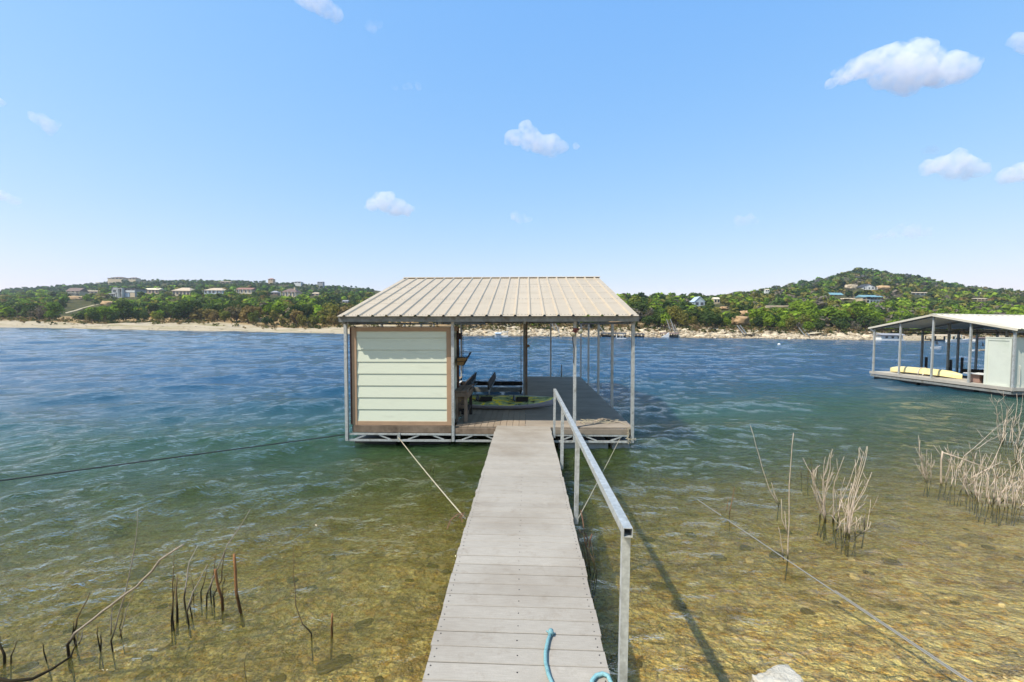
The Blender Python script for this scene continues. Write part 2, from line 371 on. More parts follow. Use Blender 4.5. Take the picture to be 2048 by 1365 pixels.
# ------------------------------------------------------------------ water
def build_water():
    ang = np.concatenate([np.radians(np.linspace(-100, -58, 40))[:-1], np.radians(np.linspace(-58, 58, 700)), np.radians(np.linspace(58, 100, 40))[1:]])
    rr_ = np.exp(np.linspace(math.log(1.6), math.log(260), 760))
    A, RR = np.meshgrid(ang, rr_); X = RR*np.sin(A); Y = RR*np.cos(A)
    rng = np.random.default_rng(11); Z = np.zeros_like(X); DX = np.zeros_like(X); DY = np.zeros_like(X)
    dep = np.clip(-bed_z(X, Y), 0, 6); far = shore_y(X)-Y
    calm = np.clip((dep+.05)/.7, .10, 1)**.8*np.clip(1-(X-1.5)/14, .42, 1)*np.where(Y > 13, 1, 1)
    calm = np.maximum(calm, np.clip((RR-14)/20, 0, .95)); dr = RR*.0068
    lee = np.clip(1.25+1.15*X/np.maximum(Y, 1), .42, 1); chop = 1-(1-lee)*np.clip((RR-7)/10, 0, 1)
    n = 78
    for i in range(n):
        lam = 0.16*(5.2/0.16)**((i+.5)/n)
        th = math.radians(-68)+rng.normal(0, .42 if lam > 1.2 else .75)
        kk = 2*math.pi/lam; kx, ky = kk*math.cos(th), kk*math.sin(th)
        slope = .025 if lam > 1.0 else .038; amp = slope/kk
        fade = np.clip(lam/(3.2*dr)-.6, 0, 1); ph = rng.uniform(0, 6.28)
        gust = 1+.5*np.sin(X*.21+ph)*np.cos(Y*.17+ph*1.7)
        arg = kx*X+ky*Y+ph; a = amp*fade*calm*gust*(.35+.65*chop if lam < 1.6 else 1)
        Z += a*np.cos(arg); DX -= a*math.cos(th)*np.sin(arg); DY -= a*math.sin(th)*np.sin(arg)
    for lam, th_, sl_2 in ((4.3, -74, .030), (3.4, -60, .028), (6.1, -68, .028), (2.6, -80, .026)):
        th = math.radians(th_); kk = 2*math.pi/lam; kx, ky = kk*math.cos(th), kk*math.sin(th); ph = rng.uniform(0, 6.28)
        grp = np.clip(.5+vnoise(X*.12+ph, Y*.12, 61, 3)*1.6, 0, 1.3); a = sl_2/kk*calm*grp*np.clip((2-X)/10+.4, .35, 1)
        arg = kx*X+ky*Y+ph+vnoise(X*.15, Y*.15, 71, 2)*2.2; Z += a*np.cos(arg); DX -= a*math.cos(th)*np.sin(arg); DY -= a*math.sin(th)*np.sin(arg)
    P = np.stack([X+DX*.8, Y+DY*.8, Z], -1).reshape(-1, 3)
    k = NT('lake_water')
    at = k.n('ShaderNodeAttribute'); at.attribute_name = 'depth'
    d = at.outputs['Fac']
    n1_ = k.math('ABSOLUTE', k.math('SUBTRACT', k.noise(k.pos((1.0, 1.7, 1)), 3.2, 5, .62, .5), .5))
    n2_ = k.noise(k.pos((1.0, 1.6, 1)), 11.0, 4, .6, .3)
    bz = k.math('ADD', k.math('ADD', k.math('MULTIPLY', n1_, -.11), k.math('MULTIPLY', n2_, .022)), k.math('MULTIPLY', k.noise(k.pos((1.0, 2.4, 1)), 1.3, 4, .55), .06))
    nrm = k.bump(bz, 1.0, 1.0); bn_ = nrm.node; ch_ = k.n('ShaderNodeAttribute'); ch_.attribute_name = 'chop'; k.l(ch_.outputs['Fac'], bn_.inputs['Strength'])
    op = k.math('SUBTRACT', 1.0, k.math('POWER', 2.718, k.math('MULTIPLY', d, -1.6)))
    body = k.ramp(k.math('DIVIDE', d, 4.0), [(0.0, lin((150, 122, 28))), (.07, lin((100, 92, 20))), (.18, lin((58, 70, 22))), (.40, lin((38, 70, 52))), (.64, lin((20, 62, 76))), (1.0, lin((14, 60, 88)))])
    dif = k.n('ShaderNodeSubsurfaceScattering'); dif.falloff = 'BURLEY'; dif.inputs['Scale'].default_value = .55; dif.inputs['Radius'].default_value = (1, 1, 1); k.l(body, dif.inputs['Color'])
    tr = k.n('ShaderNodeBsdfTransparent'); tr.inputs['Color'].default_value = (.97, .95, .82, 1)
    mx = k.n('ShaderNodeMixShader'); k.l(op, mx.inputs[0]); k.l(tr.outputs[0], mx.inputs[1]); k.l(dif.outputs[0], mx.inputs[2])
    gl = k.n('ShaderNodeBsdfGlossy'); gl.inputs['Roughness'].default_value = .05; k.l(nrm, gl.inputs['Normal'])
    gl.inputs['Color'].default_value = (1, 1, 1, 1)
    fr = k.n('ShaderNodeFresnel'); fr.inputs['IOR'].default_value = 1.33; k.l(nrm, fr.inputs['Normal'])
    mx2 = k.n('ShaderNodeMixShader'); k.l(fr.outputs[0], mx2.inputs[0]); k.l(mx.outputs[0], mx2.inputs[1]); k.l(gl.outputs[0], mx2.inputs[2])
    k.l(mx2.outputs[0], k.out.inputs[0])
    me = npmesh('water', P, gridfaces(len(rr_), len(ang)), k.m)
    a = me.attributes.new('chop', 'FLOAT', 'POINT'); a.data.foreach_set('value', chop.ravel().astype(np.float32))
    a = me.attributes.new('depth', 'FLOAT', 'POINT'); a.data.foreach_set('value', dep.ravel().astype(np.float32))
    return structure(link('water', me))
build_water()
# ------------------------------------------------------------------ gangway
UZ = [(1.2, .36), (2.0, .41), (2.67, .445), (4.18, .495), (6.05, .49), (8.0, .465), (9.72, .435)]
def gz(y): return float(np.interp(y, [a for a, b in UZ], [b for a, b in UZ]))
def board_mesh(name, L, wd, th, mat, ch=.004):
    """plank along X with eased top edges"""
    mb = MB(); mb.prism([(-wd/2, -th), (wd/2, -th), (wd/2, -ch), (wd/2-ch, 0), (-wd/2+ch, 0), (-wd/2, -ch)], -L/2, L/2, 'x'); return mb.mesh(name, mat)
gw = thing('gangway', 'long grey board gangway with a galvanised handrail leading to the boat dock', 'gangway', (0, 1.3, 0))
bm_ = board_mesh('board', 1.155, .1352, .03, plank_w)
y = 1.28; nb = 0; scr = MB()
while y < 9.66:
    yc = y+.0705; z = gz(yc); sl_ = math.atan2(gz(yc+.3)-gz(yc-.3), .6)
    inst(bm_, 'board', gw, (-.028+R.uniform(-.006, .006), yc, z+R.uniform(-.0012, .0012)), (sl_, R.uniform(-.001, .001), R.uniform(-.0022, .0022)), (1+R.uniform(-.004, .004), 1, 1))
    for x in (-.57, -.03, .515):
        for dy in ((-.036, .036) if x != -.03 else (0.0,)):
            if yc < 6.5: scr.lathe((x+R.uniform(-.006, .006), yc+dy+R.uniform(-.006, .006), gz(yc+dy)+.0006), [(0, .0012), (.0045, .0012), (.0055, -.001)], 6)
    y += .1412; nb += 1
part(scr, 'screw_head', steel_black, gw, kind='stuff')
for x in (-.55, .49):
    mb = MB()
    for i in range(len(UZ)-1):
        a, b = UZ[i], UZ[i+1]; mb.beam((x, a[0], a[1]-.085), (x, b[0], b[1]-.085), .05, .10)
    part(mb, 'side_beam', galv_d, gw)
mb = MB()
for yy in np.arange(1.8, 9.6, .9): mb = MB(); mb.beam((-.55, yy, gz(yy)-.09), (.49, yy, gz(yy)-.09), .05, .05); part(mb, 'cross_brace', galv_d, gw)
RX = .605
ra = aty(1102.5, 781, 9.25); rb = aty(1241, 1060, 2.64)
def rz(yy): return ra.z+(rb.z-ra.z)*(yy-ra.y)/(rb.y-ra.y)
def sq_tube(a, b, w_, t=.003, n=None):
    """open square tube with real wall thickness"""
    a = Vector(a); b = Vector(b); d = (b-a).normalized(); x = d.cross(Vector((0, 0, 1))).normalized(); z = x.cross(d); mb = MB(); vs = []
    for p in (a, b):
        for q in (w_/2, w_/2-t):
            for (i, j) in ((-1, -1), (1, -1), (1, 1), (-1, 1)): vs.append(p+x*i*q+z*j*q)
    fs = []
    for i in range(4):
        j = (i+1) % 4; fs += [(i, j, j+8, i+8), (i+4, i+12, j+12, j+4), (i, i+4, j+4, j), (i+8, j+8, j+12, i+12)]
    return mb.add(vs, fs)
part(sq_tube((RX, 9.3, rz(9.3)), (RX, 2.60, rz(2.60)), .054, .004), 'handrail', galv, gw)
for yy, zb in ((9.24, gz(9.2)-.12), (7.25, gz(7.2)-.16), (5.16, gz(5.1)-.14), (2.66, .12)):
    mb = MB(); mb.beam((RX, yy, zb), (RX, yy, rz(yy)-.0285), .047, .047); mb.beam((RX-.03, yy, zb+.03), (.50, yy, zb+.03), .03, .05)
    part(mb, 'rail_post', galv, gw)

# ------------------------------------------------------------------ boat dock (its own frame: it lists by under one degree)
DOCK = Matrix.Translation(Vector(EYE)) @ Matrix.Rotation(-_r, 4, 'Y') @ Matrix.Translation(-Vector(EYE))
def lp(px, py, y): return Vector(((px-1052)*y/F, y, 2.62-(py-650)*y/F))      # point in the dock's frame
DZ = .42; XL, XR, YF, YB = -3.93, 2.30, 9.75, 19.25
dk = thing('boat_dock', 'covered floating boat dock with tan ribbed metal roof and pale green siding', 'boat dock', (0, 9.75, 0), frame=DOCK)
# roof panels
def roof_sheet(name, wd, ribs, y0, z0, y1, z1, mat):
    prof = []; sp = wd/ribs
    for i in range(ribs):
        x = i*sp
        prof += [(x, 0), (x+sp/2-.036, 0), (x+sp/2-.013, .032), (x+sp/2+.013, .032), (x+sp/2+.036, 0)]
    prof.append((wd, 0)); n = len(prof); mb = MB(); vs = []; m_ = 5
    for j in range(m_):
        t = j/(m_-1)
        for (x, h) in prof: vs.append((x, y0+(y1-y0)*t, z0+(z1-z0)*t+h))
    fs = [(j*n+i, j*n+i+1, (j+1)*n+i+1, (j+1)*n+i) for j in range(m_-1) for i in range(n-1)]
    mb.add(vs, fs); me = mb.mesh(name, mat); return me
E0, E1, RY = (9.43, 2.80), (20.05, 2.80), (14.74, 4.135)
RW = 6.28/7; RX0 = -3.965
s1 = roof_sheet('roof_panel', RW+.012, 3, E0[0]-9.75, E0[1], RY[0]-9.75, RY[1], roofm)
s2 = roof_sheet('roof_panel', RW+.012, 3, E1[0]-9.75, E1[1], RY[0]-9.75, RY[1], roofm)
for i in range(7):
    for s_ in (s1, s2):
        o = inst(s_, 'roof_panel', dk, (RX0+i*RW, 9.75, .002*(i % 2)))
        sd = o.modifiers.new('sheet', 'SOLIDIFY'); sd.thickness = .0015
mb = MB(); zr = RY[1]+.036
mb.prism([(RY[0]-.13, zr-.035), (RY[0], zr), (RY[0]+.13, zr-.035), (RY[0]+.13, zr-.038), (RY[0], zr-.004), (RY[0]-.13, zr-.038)], RX0-.01, RX0+6.34, 'x')
part(mb, 'ridge_cap', roofm, dk)
mb = MB()
for i in range(7):
    for r_ in range(3):
        x = RX0+i*RW+r_*RW/3
        for t in (.02, .34, .67, .97):
            for dx in (.06, RW/6-.05, RW/6+.06, .29):
                yy = E0[0]+(RY[0]-E0[0])*t; zz = E0[1]+(RY[1]-E0[1])*t
                mb.lathe((x+dx, yy, zz+.003), [(.0, .008), (.011, .005), (.012, -.001)], 5)
part(mb, 'roof_screw', galv_d, dk, kind='stuff')
for yy, nm in ((E0[0]+.09, 'eave_beam'), (E1[0]-.09, 'eave_beam')):
    mb = MB(); s_ = 1 if yy < 12 else -1
    mb.prism([(yy, 2.795), (yy, 2.685), (yy+.045*s_, 2.685), (yy+.045*s_, 2.69), (yy+.005*s_, 2.69), (yy+.005*s_, 2.79), (yy+.045*s_, 2.79), (yy+.045*s_, 2.795)], XL-.035, XR+.035, 'x'); part(mb, nm, galv_d, dk)
for f in (.25, .5, .75):
    for s_, e in ((1, E0), (-1, E1)):
        yy = e[0]+(RY[0]-e[0])*f; zz = e[1]+(RY[1]-e[1])*f
        mb = MB(); mb.bb(XL, XR, yy-.03, yy+.03, zz-.065, zz-.004); part(mb, 'purlin', galv_d, dk)
for x in (XL+.04, XL+2.1, -.03, XR-.04):
    mb = MB(); mb.beam((x, E0[0]+.15, E0[1]-.12), (x, RY[0], RY[1]-.12), .06, .09); mb.beam((x, E1[0]-.15, E1[1]-.12), (x, RY[0], RY[1]-.12), .06, .09)
    mb.beam((x, YF+.1, 2.66), (x, YB-.1, 2.66), .05, .06)
    part(mb, 'rafter', galv_d, dk)
# posts
def dpost(x, y, z0=.1, w_=.062, z1=2.69, mat=galv): mb = MB(); mb.bb(x-w_/2, x+w_/2, y-w_/2, y+w_/2, z0, z1); part(mb, 'post', mat, dk)
for x in (XL+.03, -1.575, 1.04, XR-.03): dpost(x, 9.73, .10)
for yy in (12.2, 14.5, 16.8, 19.15): dpost(XR, yy, .12); dpost(XL+.03, yy, .12)
dpost(-2.74, 19.15, .1); dpost(1.04, 19.15, .1)
mb = MB(); mb.bb(-.085, -.02, 14.24, 14.32, .1, 3.9); part(mb, 'post', galv_d, dk)
mb = MB(); mb.bb(-.018, .045, 14.25, 14.31, .1, 3.9); part(mb, 'post', oldwood, dk)
# deck boards
lb = MB(); lb.prism([(-.0665, -.03), (.0665, -.03), (.0665, -.004), (.0625, 0), (-.0625, 0), (-.0665, -.004)], 0, 1, 'y'); lbm = lb.mesh('deck_board', plank_l)
x = -1.54+.07
while x < -.03:
    inst(lbm, 'deck_board', dk, (x, 9.76+R.uniform(-.006, .006), DZ), (0, 0, 0), (1, 2.75+R.uniform(-.01, .01), 1)); x += .1385
x = -2.72
while x < -1.6:
    inst(lbm, 'deck_board', dk, (x, 10.9, DZ), (0, 0, 0), (1, 1.62, 1)); x += .1385
x = XL+.07
while x < -2.74:
    inst(lbm, 'deck_board', dk, (x, 10.9, DZ), (0, 0, 0), (1, 8.35, 1)); x += .1385
cb = board_mesh('deck_board', 1, .1365, .03, plank_d)
yy = 9.83
while yy < 19.25:
    inst(cb, 'deck_board', dk, ((XR-.02)/2+.0, yy, DZ+R.uniform(-.001, .001)), (0, 0, R.uniform(-.001, .001)), (XR+.005+R.uniform(-.01, .01), 1, 1)); yy += .1405
# rim boards
for x0, x1 in ((-1.545, -.62), (.57, XR-.06)):
    mb = MB(); mb.bb(x0, x1, 9.715, 9.753, .265, .385); part(mb, 'rim_board', oldwood if x0 < 0 else plank_d, dk, bevel=.004)
mb = MB(); mb.bb(-.615, .565, 9.72, 9.75, .265, .385); part(mb, 'rim_board', galv_d, dk)
mb = MB(); mb.bb(XR-.025, XR+.005, 9.9, 19.2, .25, .385); part(mb, 'rim_board', plank_d, dk)
mb = MB(); mb.bb(-.045, -.01, 12.5, 19.2, .25, .385); part(mb, 'rim_board', plank_d, dk)
mb = MB(); mb.bb(-2.76, -.03, 12.5, 12.54, .25, .385); part(mb, 'rim_board', plank_d, dk)
# trusses
def truss(x0, x1, y, zt, zb, n, along='x', mat=galv):
    mb = MB()
    P = (lambda a, z: (a, y, z)) if along == 'x' else (lambda a, z: (y, a, z))
    mb.beam(P(x0, zt), P(x1, zt), .04, .035); mb.beam(P(x0, zb), P(x1, zb), .045, .04)
    st = (x1-x0)/n
    for i in range(n):
        a = x0+i*st; u_ = .22
        if i % 2 == 0: mb.beam(P(a+st*(.5-u_), zb+.02), P(a+st*(.5+u_), zt-.02), .028, .028)
        else: mb.beam(P(a+st*(.5-u_), zt-.02), P(a+st*(.5+u_), zb+.02), .028, .028)
    part(mb, 'truss', mat, dk)
truss(XL+.05, -2.80, 9.74, .245, .11, 2); truss(-2.72, -1.62, 9.74, .245, .11, 2); truss(-1.53, -.5, 9.74, .245, .11, 2); truss(-.5, .6, 9.74, .245, .11, 2); truss(.6, XR-.1, 9.74, .245, .11, 3)
mb = MB(); mb.bb(-2.79, -2.73, 9.70, 9.75, .09, .27); part(mb, 'bracket', galv, dk)
truss(12.6, 19.2, -.03, .24, .11, 10, 'y'); truss(10, 19.2, XR, .24, .11, 14, 'y'); truss(12.6, 19.2, -2.75, .24, .11, 10, 'y'); truss(10.9, 19.2, XL+.03, .24, .11, 12, 'y')
mb = MB(); mb.bb(XR-.075, XR-.0, 9.765, 9.80, .10, .40); part(mb, 'corner_plate', galv_d, dk)
# floats
for (a, b, c_, d_) in ((.72, 1.22, 9.80, 10.9), (1.30, 1.78, 9.80, 10.9), (1.86, 2.24, 9.8, 10.9), (-.5, .2, 10.2, 11.2), (-3.85, -2.9, 10.0, 10.9), (-2.6, -1.7, 10.0, 10.9),
                       (.2, 2.2, 12.5, 13.7), (.2, 2.2, 15, 16.2), (.2, 2.2, 17.8, 19), (-3.85, -2.8, 13, 14.2), (-3.85, -2.8, 17, 18.4)):
    mb = MB(); mb.bb(a, b, c_, d_, -.25, .085); part(mb, 'float', floatm if c_ == 9.8 and a > 0 else black, dk, bevel=.03)
# shed: front wall faces the gangway
SX0, SX1, SY0, SY1, SZ0, SZ1 = -3.80, -1.615, 9.80, 10.75, .43, 2.565
shed = MB(); shed.bb(SX0+.03, SX1-.03, SY0+.035, SY1-.03, SZ0, SZ1-.02)
shed = part(shed, 'shed', siding, dk, label='pale green lap sided storage shed with taupe corner trim')
sd = MB(); sd.prism([(-.012, 0), (0, 0), (.006, .262), (-.004, .262)], SX0+.1, SX1-.1, 'x')
sdm = MB(); sdm.prism([(-.017, 0), (.008, 0), (.008, .253), (-.002, .253)], SX0+.095, SX1-.095, 'x'); sdm = sdm.mesh('siding_board', siding)
zz = SZ0+.085
k_ = 0
while zz < SZ1-.12:
    o = inst(sdm, 'siding_board', shed, (0, SY0+.02, zz), (0, 0, 0), (1, 1, 1 if zz+.272 < SZ1-.06 else (SZ1-.06-zz)/.272)); zz += .2605
    o.parent = shed; k_ += 1
sds = MB(); sds.prism([(0, 0), (.012, 0), (.003, .272), (-.008, .272)], SY0+.06, SY1-.04, 'y'); sds = sds.mesh('siding_board', siding)
zz = SZ0+.085
while zz < SZ1-.12:
    inst(sds, 'siding_board', shed, (SX1-.03, 0, zz), (0, 0, 0), (1, 1, 1 if zz+.272 < SZ1-.06 else (SZ1-.06-zz)/.272)); zz += .2605
def trimpiece(*a, mat=trim): mb = MB(); mb.bb(*a); return part(mb, 'trim_board', mat, shed, bevel=.003)
trimpiece(SX0, SX0+.105, SY0-.012, SY0+.02, SZ0, SZ1); trimpiece(SX1-.105, SX1, SY0-.012, SY0+.02, SZ0, SZ1)
trimpiece(SX0+.106, SX1-.106, SY0-.008, SY0+.02, SZ1-.085, SZ1); trimpiece(SX0+.106, SX1-.106, SY0-.008, SY0+.02, SZ0, SZ0+.085)
trimpiece(SX0-.05, SX0-.001, SY0+.02, SY0+.09, SZ0, SZ1, mat=trimd); trimpiece(SX1-.029, SX1+.001, SY0+.021, SY0+.11, SZ0, SZ1)
trimpiece(SX1-.02, SX1+.03, SY1-.07, SY1, SZ0, SZ1, mat=trimd); trimpiece(SX1-.02, SX1+.012, SY0+.112, SY1-.071, SZ1-.085, SZ1)
mb = MB(); mb.bb(SX0-.02, SX1+.02, SY0-.02, SY1, SZ1+.002, SZ1+.02); part(mb, 'top_board', oldwood, shed)
mb = MB(); mb.bb(SX0-.0, SX1-.01, 9.765, 9.90, .27, .425); part(mb, 'base_beam', oldwood, dk, bevel=.005)
mb = MB(); mb.bb(SX0, SX1, 9.905, 10.8, .33, .428); part(mb, 'shed_floor', oldwood, dk)
# small fittings on the dock
mb = MB(); p = lp(1123, 752, 19.1); mb.tube([(p.x, p.y, .42), (p.x, p.y, .62)], .03, 8); mb.tube([(p.x, p.y, .62), (p.x+.01, p.y, .95)], .022, 8); part(mb, 'mooring_peg', galv_d, dk)
for zz in (2.25, 1.96):
    mb = MB(); mb.box((.07, 14.24, zz), (.07, .05, .08)); mb.tube([(.07, 14.22, zz+.03), (.12, 14.2, zz+.01), (.09, 14.2, zz-.05)], .012, 5); part(mb, 'bracket', white_paint if zz > 2 else oldwood, dk)
mb = MB()
for x, yy in ((-.13, 14.28), (-.17, 14.3)): mb.tube([(x, yy, 3.8), (x-.01, yy, .5)], .006, 4)
mb.box((-.17, 14.3, .5), (.06, .05, .12)); part(mb, 'lift_cable', dcable, dk)
mb = MB()
for x in (-2.70, -2.66, -2.62): mb.tube([(x, 18.9, 2.6), (x, 18.9, .6)], .008, 4)
part(mb, 'lift_cable', dcable, dk)
# boat lift cradle in the slip
bl = thing('boat_lift', 'boat lift cradle with two carpeted bunk boards in the dock slip', 'boat lift', (-1.6, 15.5, 0), frame=DOCK)
for x, tilt in ((-2.12, .35), (-1.30, -.25)):
    mb = MB(); mb.beam((x, 15.6, .50), (x, 19.1, .50), .05, .26, up=(tilt*.6, 0, 1)); part(mb, 'bunk', darkwood, bl, label='dark carpeted bunk board')
    mb = MB()
    for yy in (16.0, 17.4, 18.8): mb.beam((x, yy, .16), (x, yy, .46), .05, .05)
    mb.beam((x, 15.7, .32), (x, 18.9, .32), .05, .05); part(mb, 'bunk_bracket', galv, bl)
for yy in (16.6, 18.3):
    mb = MB(); mb.beam((-2.66, yy, .25), (-.14, yy, .25), .08, .16); part(mb, 'cross_beam', darkwood if yy > 17 else galv_d, bl)
mb = MB(); mb.beam((-2.5, 15.9, .12), (-2.05, 18.6, .42), .03, .03); mb.beam((-2.3, 15.9, .12), (-1.9, 17.6, .35), .03, .03)
for i in range(5): mb.beam((-2.45+i*.08, 16.2+i*.5, .17+i*.05), (-2.2+i*.08, 16.3+i*.5, .15+i*.05), .02, .02)
part(mb, 'ladder_frame', galv, bl)
mb = MB(); mb.bb(-3.1, -2.45, 15.9, 17.4, .43, .47); solo(mb, 'loose_board', white_paint, 'pale board lying on the left finger of the dock behind the shed', 'board', (-2.8, 16.6, .43), frame=DOCK)

# kayak with raised rim, seats and camouflage deck
def kayak(name, L, W, H, hull, deckm, base, rotz, label, frame=None, flip=False, seats=True, rock=.06, group=None, heel=0.0):
    fr = (frame or Matrix.Identity(4)) @ Matrix.Translation(Vector(base)) @ Matrix.Rotation(rotz, 4, 'Z') @ Matrix.Rotation(heel, 4, 'X')
    o = bpy.data.objects.new(name, None); COL.objects.link(o); o.matrix_world = fr; tag(o, label, 'kayak', group); OFF[o.name] = Vector((0, 0, 0))
    n = 28; mh = 9; hv = []; hf = []; dv = []; df = []
    for i in range(n+1):
        t = -1+2*i/n; wv = W/2*max(0.0, 1-abs(t)**2.6)**.75+.012; sh = rock*abs(t)**2.4*1.8; keel = (H*.55*abs(t)**5 if flip else rock*abs(t)**4*1.6)
        for j in range(mh):
            a = math.pi*j/(mh-1); cx = -math.cos(a); sz = math.sin(a)
            hv.append((t*L/2, cx*wv*(1-.06*sz), keel+(H+sh-keel)*(1-sz**.75)))
        for j in range(7):
            q = -1+2*j/6; well = 0
            for (c0, l_) in ((-.32, .2), (.34, .2)):
                if seats: well = max(well, .045*max(0, 1-((t-c0)/l_)**4)*max(0, 1-(q/.7)**4))
            dv.append((t*L/2, q*wv*.985, H+sh+.035*(1-q*q)+.012*(abs(q) < .99)-well))
    for i in range(n):
        for j in range(mh-1): hf.append((i*mh+j, i*mh+j+1, (i+1)*mh+j+1, (i+1)*mh+j))
        for j in range(6): df.append((i*7+j, (i+1)*7+j, (i+1)*7+j+1, i*7+j+1))
    a = MB(); a.add(hv, hf); b = MB(); b.add(dv, df)
    if flip:
        for q in a.v+b.v: q.z = H+rock*1.8-q.z; q.y = -q.y
    h_ = link('hull', a.mesh('hull', hull, True), o); d_ = link('deck', b.mesh('deck', deckm, True), o)
    rim = MB()
    for s_ in (0, 6):
        pts = [Vector(b.v[i*7+s_]) for i in range(n+1)]; rim.tube(pts, .012, 5)
    link('rim', rim.mesh('rim', hull, True), o)
    if seats:
        for c0 in (-.3, .36):
            mb = MB(); mb.box((c0*L/2+.12, 0, H+.035), (.34, W*.42, .03)); mb.beam((c0*L/2-.1, -W*.2, H+.06), (c0*L/2-.1, W*.2, H+.06), .03, .1, up=(-.9, 0, 1))
            so_ = link('seat', mb.mesh('seat', black), o); bv = so_.modifiers.new('b', 'BEVEL'); bv.width = .02; bv.segments = 2
        mb = MB(); mb.tube([(-L*.38, -.1, H+.09), (-L*.2, .12, H+.1), (L*.1, .1, H+.11)], .01, 5); link('paddle_shaft', mb.mesh('paddle_shaft', black), o)
    return o
k = NT('camo_plastic'); v = k.n('ShaderNodeTexVoronoi'); v.inputs['Scale'].default_value = 9; k.l(k.pos((.7, 1, 1)), v.inputs['Vector'])
c = k.ramp(k.noise(k.pos((.9, 1.6, 1)), 3.4, 5, .7, 1.2), [(.36, lin((36, 40, 28))), (.42, lin((150, 166, 116))), (.50, lin((190, 200, 140))), (.55, lin((252, 226, 40))), (.66, lin((54, 60, 34)))], 'CONSTANT')
k.prin(c, .4, 0, .4); camo = k.m
hullg = simple('grey_hull_plastic', (158, 158, 166), .45, 0, .06, 4, .05)
kayak('kayak', 2.95, .80, .17, hullg, camo, (-.74, 12.02, DZ+.03), rad(-2), 'green and yellow camouflage kayak with grey hull lying across the dock deck', DOCK, rock=.035, heel=rad(11))

# narrow potting bench against the shed wall
tb = thing('potting_bench', 'narrow weathered timber bench standing against the shed side wall', 'bench', (-1.45, 10.2, DZ), frame=DOCK)
for (x, yy, ww) in ((-1.36, 10.2, .07), (-1.56, 10.2, .06), (-1.36, 11.1, .07), (-1.56, 11.1, .06)):
    mb = MB(); mb.bb(x-ww/2, x+ww/2, yy-.035, yy+.035, DZ+.001, 1.10); part(mb, 'leg', oldwood if yy < 10.5 else darkwood, tb, bevel=.004)  # far pair of legs uses the darker timber
for i in range(2):
    mb = MB(); mb.bb(-1.61+i*.145, -1.475+i*.145, 10.12, 11.16, 1.105, 1.135); part(mb, 'top_board', oldwood, tb, bevel=.003)
mb = MB(); mb.bb(-1.6, -1.33, 10.13, 10.16, 1.0, 1.10); part(mb, 'apron', oldwood, tb, bevel=.003)
mb = MB(); mb.bb(-1.325, -1.30, 10.16, 11.12, .96, 1.10); part(mb, 'apron', oldwood, tb, bevel=.003)
for i in range(3):
    mb = MB(); mb.bb(-1.58, -1.40, 10.235, 10.26, .72+i*.09, .80+i*.09); part(mb, 'slat', oldwood, tb)
mb = MB(); mb.bb(-1.6, -1.33, 10.3, 11.1, .64, .665); part(mb, 'shelf', darkwood, tb)
bx = thing('mailbox', 'small black box fixed high on the shed side wall', 'box', (-1.58, 10.4, 2.3), frame=DOCK)
mb = MB(); mb.bb(-1.578, -1.47, 10.25, 10.5, 2.29, 2.42); part(mb, 'box_body', simple('black_red_box', (38, 20, 22), .6, 0, .2, 10, .1), bx, bevel=.006)
mb = MB(); mb.bb(-1.58, -1.46, 10.24, 10.51, 2.422, 2.435); part(mb, 'lid', black, bx)
# wire basket planter
wb = thing('wire_basket', 'wedge shaped wire planter basket with coir liner hung on the shed wall', 'basket', (-1.56, 10.5, 1.7), frame=DOCK)
bt, bb_ = 1.98, 1.68
def ring(z, d, l): return [(-1.575, 10.5-l, z), (-1.575+d, 10.5-l*.8, z), (-1.575+d, 10.5+l*.8, z), (-1.575, 10.5+l, z)]
mb = MB()
for z, d, l in ((bt, .29, .24), (1.88, .25, .21), (1.78, .20, .18), (bb_, .13, .14)):
    mb.tube(ring(z, d, l), .006, 4)
for i in range(7):
    a = -.8+1.6*i/6; mb.tube([(-1.575+.29, 10.5+a*.24, bt), (-1.575+.13, 10.5+a*.14, bb_)], .005, 4)
for i in range(5): mb.tube([(-1.575, 10.5-.2+i*.1, bt+.16-.04*abs(i-2)), (-1.575, 10.5-.2+i*.1, bb_)], .005, 4)
mb.tube([(-1.575, 10.3, bt), (-1.57, 10.4, bt+.15), (-1.57, 10.5, bt+.18), (-1.57, 10.6, bt+.15), (-1.575, 10.7, bt)], .006, 4)
part(mb, 'wire_frame', steel_black, wb)
mb = MB(); A_ = ring(1.86, .235, .2); B_ = ring(bb_+.01, .12, .13)
mb.add([*A_, *B_], [(0, 1, 5, 4), (1, 2, 6, 5), (2, 3, 7, 6), (0, 4, 7, 3), (4, 5, 6, 7), (0, 3, 2, 1)]); part(mb, 'liner', coir, wb)
# twin floodlight
fl = thing('floodlight', 'pair of faded red bulb floodlights clamped to the front right dock post', 'floodlight', (1.04, 9.68, 2.45), frame=DOCK)
mb = MB(); mb.box((1.04, 9.675, 2.50), (.08, .05, .1)); mb.tube([(1.0, 9.66, 2.5), (1.1, 9.62, 2.52)], .014, 6); part(mb, 'bracket', lampred, fl)
for (x, z, ax) in ((.995, 2.455, Vector((-.25, -.75, -.6))), (1.125, 2.50, Vector((.35, -.8, -.35)))):
    ax = ax.normalized(); c0 = Vector((x, 9.63, z))
    mb = MB(); mb.lathe(c0-ax*.06, [(.0, -.04), (.022, -.035), (.026, .0), (.036, .04), (.056, .09), (.062, .11), (.058, .112)], 14, ax); h = part(mb, 'lamp_holder', lampred, fl, smooth=True)
    mb = MB(); mb.lathe(c0-ax*.06, [(.057, .108), (.050, .122), (.03, .134), (0.001, .139)], 14, ax); o = part(mb, 'bulb', lampglass, h, smooth=True)
mb = MB(); mb.tube([(.985, 9.66, 2.42), (.99, 9.67, 2.25), (1.02, 9.69, 2.12), (1.01, 9.69, 1.8)], .008, 5); part(mb, 'power_cord', black, fl)
